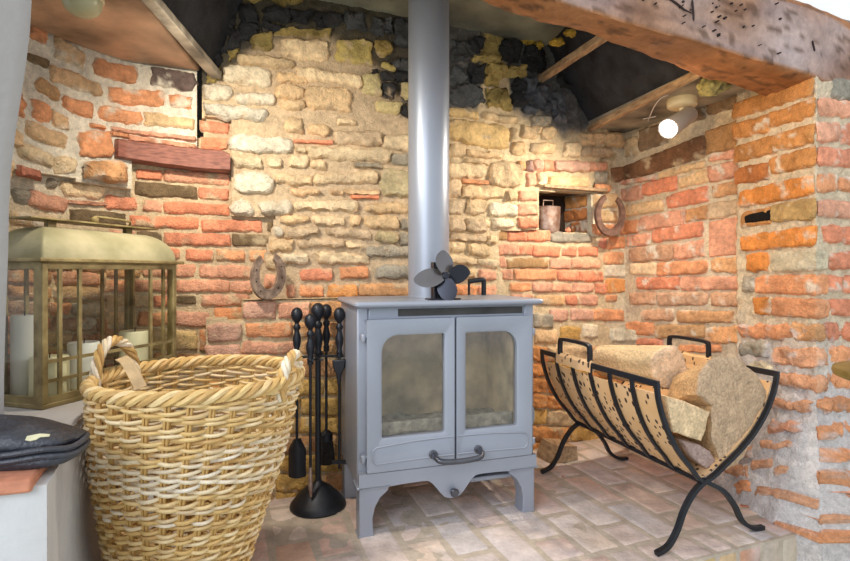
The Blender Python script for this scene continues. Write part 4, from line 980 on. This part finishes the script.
tool('ash_rake', (.064, .0), 'black ash rake hanging at the right of the stand pole beside the stove', 'rake', h_rake2, .33, .462)

# ------------------------------------------------------------------ horseshoes and pot
def horseshoe(T, R_, hgt, wd, th_, name, label, mat, holes=True):
    mb = MB(); pts = []; n = 36
    for i in range(n+1):
        t = -1+2*i/n; a = t*math.radians(152)
        x_ = R_*math.sin(a); z_ = hgt/2-(hgt/2)*math.cos(a)
        k = 1-.0*abs(t); pts.append((x_*k, z_, a, t))
    vs = []
    for x_, z_, a, t in pts:
        ws = wd*(1-.35*abs(t)**2); nx_, nz_ = math.sin(a), -math.cos(a)
        for u_, b_ in ((-.5, 0), (-.42, -th_), (.1, -th_*.8), (.42, -th_), (.5, 0)): vs.append(T(x_+nx_*ws*u_, b_, z_+nz_*ws*u_))
    m = 5; fs = [(i*m+k, i*m+(k+1) % m, (i+1)*m+(k+1) % m, (i+1)*m+k) for i in range(n) for k in range(m)]+[(0, 1, 2, 3, 4), tuple(n*m+k for k in range(m))]
    mb.add(vs, fs); org = T(0, 0, 0); o = mb.build(name, mat, org=tuple(org)); tag(o, label, 'horseshoe')
    if holes:
        for i in (5, 9, 13, 23, 27, 31):
            hb = MB(); x_, z_, a, t = pts[i]; c = T(x_, -th_*.86, z_)
            e1 = (T(1, 0, 0)-T(0, 0, 0)); e3 = (T(0, 0, 1)-T(0, 0, 0)); e2 = (T(0, 1, 0)-T(0, 0, 0)); lathe(hb, frame(c, e1, e3, e2), [(.0022, 0), (.0022, -.0012)], 8); hb.build('nail_hole', M['bristle'], o)
    return o
q = Vector(((268-CX)/F*1.63, 1.63, pz+.012))
hn = Vector((.80, -.60, 0)); hu = Vector((.60, .80, 0)); hz = Vector((-.1, .08, 1)).normalized()
q = P2(268.5, 298, 1.575); q.z = pz+.016
horseshoe(frame(q, Vector((.70, .70, .13)).normalized(), Vector((-.68, .70, 0)), Vector((-.06, .10, 1)).normalized()), .044, .120, .034, .010, 'horseshoe', 'rusty grey horseshoe leaning on the low brick pier at the left of the stove', M['rust'])
q = Wall(BACK, .03).at(Wb.inv(601, 236)[0]-.05, Wb.inv(601, 236)[1]+.010, .028)
horseshoe(frame(q, Vector((.93, .30, -.1)).normalized(), Vector((-.30, .93, .05)).normalized(), Vector((.06, -.02, 1)).normalized()), .060, .150, .032, .012, 'horseshoe', 'brown iron horseshoe hanging beside the wall niche at the right', M['rust2'], False)
pb = Wb.at(Wb.inv(554, 230)[0], 0, 0)+nn*.040; pc = Vector((pb.x+.002, pb.y, nzb+.001))
pot = empty('metal_pot', pc, 'small rusty tin pot with a square wire handle standing in the wall niche', 'pot')
mb = MB(); TP = frame(pc, U, V, Z)
prof = [(.041, 0), (.046, .008), (.050, .030), (.052, .070), (.053, .104), (.0545, .108), (.051, .110), (.002, .111)]
lathe(mb, lambda a, b, c: TP(a, b*.7, c), prof, 28); mb.build('body', M['tin'], pot)
mb = MB(); tube(mb, [TP(-.026, 0, .108), TP(-.025, 0, .136), TP(.021, 0, .136), TP(.022, 0, .108)], .0025, 8); mb.build('handle', M['tin'], pot)
q = P2(567, 229, 2.20); lump('brick_chip', 568, 230, 2.17, .012, M['tile'], 'small brick fragment lying in the niche beside the tin pot', 'stone')

# ------------------------------------------------------------------ ceiling lamps
mp_ = P2(682, 97, 1.80); mp_.z = 1.2995; lamp = empty('spot_lamp', mp_, 'lit spotlight with a grey tubular head under the smoked boards at right', 'lamp')
mb = MB(); lathe(mb, frame(mp_, (1, 0, 0), (0, 1, 0), Z*-1), [(.048, 0), (.050, .006), (.048, .026), (.040, .032), (.004, .033)], 28); mb.build('mount', M['cream'], lamp)
hp0 = P2(690, 114, 1.78); hp1 = P2(668, 129, 1.70); hd_ = (hp1-hp0).normalized()
hx = hd_.cross(Z).normalized(); hy = hx.cross(hd_)
mb = MB(); tube(mb, smooth_path([mp_+Vector((.0, .0, -.030)), mp_+Vector((.004, -.004, -.055)), hp0.lerp(hp1, .25)], 5), .011, 10); mb.build('arm', M['cream'], lamp)
mb = MB(); Lh = (hp1-hp0).length
lathe(mb, frame(hp0, hx, hy, hd_), [(.012, -.004), (.026, 0), (.028, .01), (.030, Lh*.6), (.034, Lh-.004), (.033, Lh), (.029, Lh-.001), (.028, Lh-.012)], 28, caps=False); 
lathe(mb, frame(hp0, hx, hy, hd_), [(.0005, -.005), (.012, -.004)], 28); mb.build('head', M['headgrey'], lamp)
mb = MB(); lathe(mb, frame(hp1-hd_*.010, hx, hy, hd_), [(.028, 0), (.024, .006), (.012, .010), (.001, .011)], 28); mb.build('bulb', M['lamp'], lamp)
mb = MB(); tube(mb, smooth_path([P2(px, py, .590*F/(HY-py)) for px, py in ((668, 95), (660, 99), (654, 107), (650, 116), (648, 121))], 6), .0022, 6, None); tube(mb, [P2(px, py, .592*F/(HY-py)) for px, py in ((643, 119), (656, 116.5))], .002, 6)
o = mb.build('lamp_cable', M['whitewire'], org=tuple(P2(646, 128, 2.10))); tag(o, 'thin white cable curving down from the lit spotlight mount', 'cable')
lq = P2(82, -18, 1.13); lq.z = 1.2995
l2 = empty('ceiling_lamp', lq, 'frosted round lamp on the smoked board at the top left corner', 'lamp')
mb = MB(); lathe(mb, frame(lq, (1, 0, 0), (0, 1, 0), -Z), [(.042, 0), (.043, .005), (.040, .008)], 30); mb.build('mount', M['cream'], l2)
M['frost'] = pm('frosted_glass', (176, 174, 140), .3, 0, .08, 8)
mb = MB(); lathe(mb, frame(lq-Z*.008, (1, 0, 0), (0, 1, 0), -Z), [(.039, 0), (.038, .012), (.032, .024), (.020, .033), (.002, .036)], 30); mb.build('shade', M['frost'], l2)

# ------------------------------------------------------------------ lantern with candles
LZ = .4205; lo = Vector((-.773, 1.05, LZ)); E1 = Vector((.287, .958, 0)); E2 = Vector((-.958, .287, 0)); TL = frame(lo, E1, E2, Z); LL, LD, LH = .365, .165, .300
lan = empty('lantern', lo, 'large verdigris metal and glass candle lantern with domed top on the ledge', 'lantern')
def rodbox(mb, a0, a1, b0, b1, c0, c1): box(mb, TL, a0, a1, b0, b1, c0, c1)
mb = MB(); p_ = .013
rodbox(mb, 0, LL, 0, LD, 0, .010)
mb.build('base', M['verdigris'], lan, bevel=.002)
for (a, b) in ((0, 0), (LL-p_, 0), (0, LD-p_), (LL-p_, LD-p_)):
    mb = MB(); rodbox(mb, a, a+p_, b, b+p_, .010, LH); mb.build('post', M['verdigris'], lan, bevel=.0015)
for nm, b in (('front_frame', .001), ('back_frame', LD-.007)):
    mb = MB(); r_ = .0075
    for a in (.040, .085, .280, .322): rodbox(mb, a-r_/2, a+r_/2, b, b+.006, .024, LH-.012)
    for z_ in (.010, LH-.014): rodbox(mb, p_, LL-p_, b, b+.006, z_, z_+.014)
    for z_ in (.052, .092): rodbox(mb, p_, LL-p_, b+.001, b+.005, z_, z_+.007)
    mb.build(nm, M['verdigris'], lan, smooth=False)
for nm, a in (('end_frame', .001), ('end_frame', LL-.007)):
    mb = MB()
    for z_ in (.010, LH-.014): rodbox(mb, a, a+.006, p_, LD-p_, z_, z_+.014)
    for b in (p_, LD-p_-.012): rodbox(mb, a, a+.006, b, b+.012, .024, LH-.014)
    mb.build(nm, M['verdigris'], lan, smooth=False)
for q0, q1 in (((.008, .0045), (LL-.008, .0055)), ((.008, LD-.0055), (LL-.008, LD-.0045)), ((.0045, .012), (.0055, LD-.012)), ((LL-.0055, .012), (LL-.0045, LD-.012))):
    mb = MB(); am = ((q0[0]+q1[0])/2,)*2 if q1[0]-q0[0] < .01 else (q0[0], q1[0]); bm2 = ((q0[1]+q1[1])/2,)*2 if q1[1]-q0[1] < .01 else (q0[1], q1[1])
    mb.add([TL(am[0], bm2[0], .012), TL(am[1], bm2[1], .012), TL(am[1], bm2[1], LH-.006), TL(am[0], bm2[0], LH-.006)], [(0, 1, 2, 3)]); mb.build('glass_pane', M['glass'], lan, smooth=False)
mb = MB(); ov = .014
rodbox(mb, -ov, LL+ov, -ov, LD+ov, LH, LH+.008)
mb.build('eave', M['verdigris'], lan, bevel=.002)
mb = MB(); rings = 12; vs = []; mcount = 0
for i in range(rings+1):
    t = i/rings; g = t*math.pi/2; insb = (LD/2-.012)*(1-math.cos(g))+.0; insa = .060*(1-math.cos(g)); z_ = LH+.008+.070*math.sin(g)
    rr = roundrect(insa, LL-insa, insb, LD-insb, .006, 4); mcount = len(rr); vs += [TL(a, b, z_) for a, b in rr]
mb.add(vs, [(i*mcount+k, i*mcount+(k+1) % mcount, (i+1)*mcount+(k+1) % mcount, (i+1)*mcount+k) for i in range(rings) for k in range(mcount)]+[tuple(rings*mcount+k for k in range(mcount))])
mb.build('roof', M['verdigris2'], lan)
mb = MB(); zc_ = LH+.078
rodbox(mb, .012, LL-.012, LD/2-.035, LD/2+.035, zc_+.014, zc_+.018)
for a in (.07, LL-.09): rodbox(mb, a, a+.02, LD/2-.006, LD/2+.006, zc_-.004, zc_+.014)
mb.build('vent_cap', M['verdigris'], lan, bevel=.001)
mb = MB(); zz = zc_+.018
tube(mb, smooth_path([TL(.19, LD/2, zz+.004), TL(.19, LD/2, zz+.016), TL(.22, LD/2-.012, zz+.016), TL(.27, LD/2-.02, zz+.012), TL(.29, LD/2, zz+.004)], 5), .0028, 8)
lathe(mb, frame(TL(.19, LD/2, zz), (1, 0, 0), (0, 1, 0), Z), [(.005, 0), (.009, .006), (.009, .012), (.004, .017)], 14)
mb.build('handle', M['verdigris'], lan)
def candle(a, b, r, h, mat, label):
    q = TL(a, b, .0105); o = empty('candle', q, label, 'candle', 'candles in the lantern')
    mb = MB(); lathe(mb, frame(q, (1, 0, 0), (0, 1, 0), Z), [(r*.98, 0), (r, .004), (r, h-.004), (r*.94, h), (r*.5, h-.003), (.002, h-.004)], 28); mb.build('wax', mat, o)
    mb = MB(); tube(mb, [q+Z*(h-.005), q+Z*(h+.008)+Vector((.001, 0, 0))], .0012, 6); mb.build('wick', M['bristle'], o)
candle(.055, .052, .036, .088, M['candle'], 'squat cream candle at the near end of the lantern, behind its lower bars')
candle(.155, .075, .033, .105, M['whitecandle'], 'white candle in the middle of the lantern seen through the basket handle')
candle(.288, .062, .036, .118, M['candle'], 'cream candle at the far end of the lantern above the basket rim')
candle(.055, .125, .025, .175, M['whitecandle'], 'tall white candle at the back of the lantern near its left end')

# ------------------------------------------------------------------ leather gloves on the ledge
def pad(name, cx_, cy_, ra, rb, z0, hgt, rot, seed, parent=None, taper=0., mat=None, org=None):
    mb = MB(); n1, n2 = 48, 14; vs = []; cr, sr = math.cos(rot), math.sin(rot)
    for j in range(n2+1):
        t = j/n2
        for i in range(n1):
            a = 2*math.pi*i/n1
            if t < .35: e = .90+.10*math.sin(t/.35*math.pi/2); zz = t/.35*.35
            else: g = (t-.35)/.65*math.pi/2; e = math.cos(g)**.8; zz = .35+.65*math.sin(g)
            x_ = ra*math.copysign(abs(math.cos(a))**.75, math.cos(a))*e; y_ = rb*math.copysign(abs(math.sin(a))**.75, math.sin(a))*e
            k = 1+.09*N3(x_, y_, seed, 22)+.05*N3(x_, y_, seed, 60); hh = hgt*(1-taper*(x_/ra))*(1+.15*N3(x_, y_, seed+4, 25))
            vs.append(Vector((cx_+(x_*cr-y_*sr)*k, cy_+(x_*sr+y_*cr)*k, z0+zz*hh)))
    mb.add(vs, [(j*n1+i, j*n1+(i+1) % n1, (j+1)*n1+(i+1) % n1, (j+1)*n1+i) for j in range(n2) for i in range(n1)]+[tuple(range(n1))[::-1], tuple(n2*n1+i for i in range(n1))])
    return mb, vs[:0]
gl = empty('leather_glove', (-.60, .765, .421), 'folded dark leather fireside glove with a pale mark, lying on the ledge by the lantern', 'glove')
mb, _ = pad('x', -.612, .770, .098, .050, .4215, .026, .10, 3); mb.build('lower_layer', M['leather'], gl)
mb, _ = pad('x', -.618, .772, .097, .048, .442, .040, .12, 8, taper=.35); from mathutils.bvhtree import BVHTree
bvh = BVHTree.FromPolygons([Vector(p) for p in mb.v], mb.f); mb.build('upper_layer', M['leather'], gl)
mb = MB(); upv = []; okm = True                                    # pale print on the glove, a thin patch lying on the leather
for px, py in ((25, 440), (27, 436), (40, 433.5), (50, 434), (49, 436.5), (40, 437), (36, 439.5), (30, 441)):
    d = Vector(((px-CX)/F, 1, (HY-py)/F)).normalized(); h = bvh.ray_cast(Vector((0, 0, H)), d)
    if h[0] is None: okm = False
    else: upv.append(h[0]-d*.0015)
if okm:
    c_ = sum(upv, Vector())/8; hc_ = bvh.ray_cast(Vector((0, 0, H)), (c_-Vector((0, 0, H))).normalized()); c_ = hc_[0]-(c_-Vector((0, 0, H))).normalized()*.0018
    mb.add(upv+[c_]+[p+Vector((0, .001, -.001)) for p in upv], [(i, (i+1) % 8, 8) for i in range(8)]+[(i, (i+1) % 8, 9+(i+1) % 8, 9+i) for i in range(8)]); mb.build('pale_mark', M['palemark'], gl)
for zz, ra, rb in ((.4465, .100, .052), (.437, .101, .053)):
    mb = MB(); tube(mb, [(-.615+math.copysign(abs(math.cos(a))**.75, math.cos(a))*ra*math.cos(.11)-math.copysign(abs(math.sin(a))**.75, math.sin(a))*rb*math.sin(.11), .771+math.copysign(abs(math.cos(a))**.75, math.cos(a))*ra*math.sin(.11)+math.copysign(abs(math.sin(a))**.75, math.sin(a))*rb*math.cos(.11), zz+.002*math.sin(a*5)) for a in [2*math.pi*i/72 for i in range(72)]], .0042, 8, closed=True)
    mb.build('piping', M['leather'], gl)

# ------------------------------------------------------------------ log cradle
Nc = Vector((.7705, 1.3558, 0)); cu = Vector((.934, .359, 0)).normalized(); cv = Vector((-.1655, .522, 0)); CLn = cv.length; cv.normalize()
TC = frame(Nc, cu, cv, Z)
def cp(px, py, d=0.):
    o = Nc+cv*d; k = (px-CX)/F; t = (k*o.y-o.x)/(cu.x-k*cu.y); y = o.y+t*cu.y; return t, H-(py-HY)*y/F
cradle = empty('log_cradle', Nc, 'black wrought iron log cradle on curved crossed legs at the right of the hearth', 'log holder')
LA = [cp(657, 384), cp(658.5, 400), cp(665, 424), cp(676, 448), cp(690, 467), cp(703, 480)]
RA = [cp(777, 374), cp(773.5, 392), cp(765, 414), cp(750, 438), cp(728, 462), cp(706, 480)]
x0_ = LA[-1][0]
LF = [LA[-2], LA[-1], cp(722, 490), cp(734, 505), cp(742, 521), (cp(753, 528)[0], .012), (cp(763, 530)[0], .007)]
RF = [RA[-2], RA[-1], cp(694, 492), cp(684, 510), cp(677, 530), cp(668, 546), (cp(656, 556)[0], .008)]
Uprof = smooth_path([(a, 0, z) for a, z in LA[:-1]]+[((LA[-1][0]+RA[-1][0])/2, 0, min(LA[-1][1], RA[-1][1])-.002)]+[(a, 0, z) for a, z in RA[:-1][::-1]], 6)
for k in range(7):
    d = CLn*k/6; mb = MB(); end = k in (0, 6)
    bar(mb, [TC(p.x, d, p.z) for p in Uprof], cv, .013 if not end else .012, .009 if end else .006); mb.build('rib', M['black'], cradle, angle=50)
for d in (0, CLn):
    for P in (LF, RF):
        mb = MB(); pts = smooth_path([(a, 0, z) for a, z in P], 6)[6:]; bar(mb, [TC(p.x, d, p.z) for p in pts], cv, .013, .011); mb.build('leg', M['black'], cradle, angle=50)
ltop = LA[0]; rtop = RA[0]
for (a, z), s in ((ltop, -1), (rtop, 1)):
    mb = MB(); bar(mb, [TC(a, -.006, z), TC(a, CLn+.006, z)], cu, .008, .016); mb.build('rail', M['black'], cradle, bevel=.001)
    mb = MB(); h0, h1 = CLn*.50, CLn*.79
    if s > 0: h0, h1 = CLn*.42, CLn*.72
    pts = smooth_path([TC(a, h0, z), TC(a, h0, z+.045), TC(a, h0+.012, z+.058), TC(a, (h0+h1)/2, z+.060), TC(a, h1-.012, z+.058), TC(a, h1, z+.045), TC(a, h1, z)], 5)
    bar(mb, pts, cu, .013, .010); mb.build('handle', M['black'], cradle, angle=50)
    mb = MB(); n = 10; vs = []                                   # hide folded over the rail
    for i in range(n+1):
        d = h0-.012+(h1-h0+.024)*i/n
        for da, dz in ((-.010*s*-1, -.020), (-.009*s*-1, .006), (0, .014), (.009*s*-1, .006), (.012*s*-1, -.020), (.008*s*-1, -.020), (.006*s*-1, .003), (0, .010), (-.006*s*-1, .003), (-.007*s*-1, -.020)):
            vs.append(TC(a+da, d, z+dz+.001*math.sin(i*1.3)))
    mb.add(vs, [(i*10+k, i*10+(k+1) % 10, i*10+10+(k+1) % 10, i*10+10+k) for i in range(n) for k in range(10)]+[tuple(range(10)), tuple(n*10+k for k in range(10))]); mb.build('hide_wrap', M['hide'], cradle)
mb = MB(); bx_ = Uprof[30]; bar(mb, [TC(x0_, 0, LA[-1][1]-.006), TC(x0_, CLn, LA[-1][1]-.006)], cu, .010, .008); mb.build('bottom_rail', M['black'], cradle)
mb = MB(); nU = len(Uprof); cen = Vector((x0_+.02, 0, .36)); vs = []; nd = 24     # liner
pr = [p for p in Uprof if p.z < .400]
for s in (.006, .009):
    for j in range(nd+1):
        d = .008+(CLn-.016)*j/nd
        for i, p in enumerate(pr):
            q = p+(cen-p).normalized()*s; bulg = .005*(1-abs(math.cos(math.pi*6*d/CLn)))-.003
            q = q-(cen-p).normalized()*max(0, bulg*.6); vs.append(TC(q.x, d, q.z+.003*N3(d, i*.1, s, 12)))
m = len(pr); m1 = (nd+1)*m; fs = []
for j in range(nd):
    for i in range(m-1): fs += [(j*m+i, j*m+i+1, (j+1)*m+i+1, (j+1)*m+i), (m1+j*m+i, m1+(j+1)*m+i, m1+(j+1)*m+i+1, m1+j*m+i+1)]
for j in range(nd):
    for i in (0, m-1): fs.append((j*m+i, (j+1)*m+i, m1+(j+1)*m+i, m1+j*m+i))
for i in range(m-1):
    for j in (0, nd): fs.append((j*m+i, j*m+i+1, m1+j*m+i+1, m1+j*m+i))
mb.add(vs, fs); mb.build('hide_liner', M['hide'], cradle)

# logs
def logpoly(name, P, d0, d1, ec, sc, label, amp=.006, sub=10, taper=0., shift=(0, 0)):
    """P photo outline of the near end on the cradle's cross plane at depth d0"""
    pts = [cp(px, py, d0) for px, py in P]; cen = (sum(p[0] for p in pts)/len(pts), sum(p[1] for p in pts)/len(pts))
    out = []
    for (a, z), (a2, z2) in zip(pts, pts[1:]+pts[:1]):
        for k in range(sub): out.append((lerp(a, a2, k/sub), lerp(z, z2, k/sub)))
    m = len(out); nd = 22; vs = []; cs = []; fs = []; rings = 9; sd = random.uniform(0, 30)
    def add(a, z, d, c, am=amp):
        p = TC(a, d, z); w_ = Vector((N3(a, z, d*.3+sd, 24), N3(z, d*.3, a+sd, 24), N3(z, a, d*.3+sd, 24)))*am; w_ += Vector((N3(a, z, d+sd, 80), N3(z, d, a+sd, 80), N3(d, z, a+sd, 80)))*am*.35
        g = 1+.25*N3(a*1.2, z*1.2, d*.2+sd, 40); vs.append(p+w_); cs.append(tuple(v*g for v in lin(c)))
    # near cap rings then body then far cap
    for r in range(1, rings+1):
        f = r/rings
        for a, z in out: add(lerp(cen[0], a, f), lerp(cen[1], z, f), d0+.004*(1 if r == rings else 0), ec)
    for j in range(1, nd+1):
        t = j/nd; k = 1-taper*t
        for a, z in out: add(cen[0]+(a-cen[0])*k+shift[0]*t, cen[1]+(z-cen[1])*k+shift[1]*t, lerp(d0+.006, d1, t), sc)
    tot = rings+nd
    fs += [(r*m+k, r*m+(k+1) % m, (r+1)*m+(k+1) % m, (r+1)*m+k) for r in range(tot-1) for k in range(m)]+[tuple(range(m)), tuple((tot-1)*m+k for k in range(m))]
    mb = MB(); mb.add(vs, fs, cs); org = TC(cen[0], (d0+d1)/2, cen[1]); o = mb.build(name, M['log'], org=tuple(org), angle=55); return tag(o, label, 'log', 'logs in the cradle')
logpoly('firewood_log', [(697, 394), (701, 374), (710, 360), (726, 356), (741, 359), (757, 376), (771, 395), (764, 422), (752, 444), (739, 464), (726, 469), (719, 455), (713, 440), (712, 405)], .012, .16, (204, 174, 142), (214, 176, 130), 'biggest log with a broad rough sawn end leaning at the right of the cradle', .006, taper=.15, shift=(.02, -.05))
logpoly('firewood_log', [(667, 397), (684, 401), (711, 412), (702, 442), (692, 438), (675, 433)], -.004, .42, (234, 204, 162), (236, 206, 164), 'small split log with a pale square end at the left front of the cradle', .003, taper=.1, shift=(.012, -.01))
logpoly('firewood_log', [(682, 440), (700, 445), (712, 452), (718, 464), (708, 470), (694, 460)], .02, .40, (186, 160, 150), (190, 160, 130), 'greyish log at the very bottom of the cradle under the others', .005)
logpoly('firewood_log', [(667, 347), (676, 347), (684, 355), (689, 368), (689, 382), (682, 391), (674, 390), (664, 388), (655, 378), (652, 364), (657, 353)], .17, .45, (236, 206, 172), (216, 190, 150), 'round barked log lying on top of the pile near the back wall', .005, sub=5, taper=.12, shift=(-.020, -.022))

# chips and offcut on the hearth
mb = MB(); q = Vector((.43, 1.95, 0)); T = frame((.505, 1.90, 0.003), Vector((.9, .42, 0)), Vector((-.42, .9, 0)), Z)
prism(mb, T, [(-.05, 0), (.07, 0), (.065, .05), (-.02, .062)], 0, .10, 4, None, .003, 20); o = mb.build('wood_block', M['palewood'], org=(.505, 1.90, 0)); tag(o, 'pale wooden offcut on the hearth behind the cradle leg', 'wood block')
for (px, py, r_, lb) in ((766-20, 508, .010, 'thin bark chip on the hearth beside the front right cradle leg'), (563, 478, .004, 'tiny dark crumb on the hearth by the back left cradle leg')):
    y = .70*F/(py-HY); mb = MB(); q = Vector(((px-CX)/F*y, y, .004)); prism(mb, frame(q, Vector((.9, -.3, 0)), Vector((.3, .9, 0)), Z), [(-r_*1.6, 0), (r_*1.6, 0), (r_, .003), (-r_*1.2, .004)], -r_*.4, r_*.4)
    o = mb.build('wood_chip', M['tile'], org=tuple(q)); tag(o, lb, 'chip')

# ------------------------------------------------------------------ side table at the right edge
tq = Vector((1.062, 1.10, -.100)); tb = empty('side_table', tq, 'small round brown-topped table cut by the right edge', 'table')
mb = MB(); lathe(mb, frame(tq, (1, 0, 0), (0, 1, 0), Z), [(.150, .566), (.158, .570), (.160, .578), (.158, .586), (.15, .588), (.001, .588)], 48); mb.build('table_top', M['brasswood'], tb)
for a in (175, 295, 55):
    d = Vector((math.cos(math.radians(a)), math.sin(math.radians(a)), 0)); mb = MB(); tube(mb, [tq+d*.135+Z*.0, tq+d*.130+Z*.568], .008, 10); mb.build('leg', M['black'], tb)
mb = MB(); q = tq+Vector((-.075, .01, .5885)); box(mb, frame(q, (1, 0, 0), (0, 1, 0), Z), 0, .07, -.03, .03, 0, .062); o = mb.build('grey_box', M['greybox'], org=tuple(q), bevel=.004); tag(o, 'grey box standing on the round side table at the right edge', 'box')
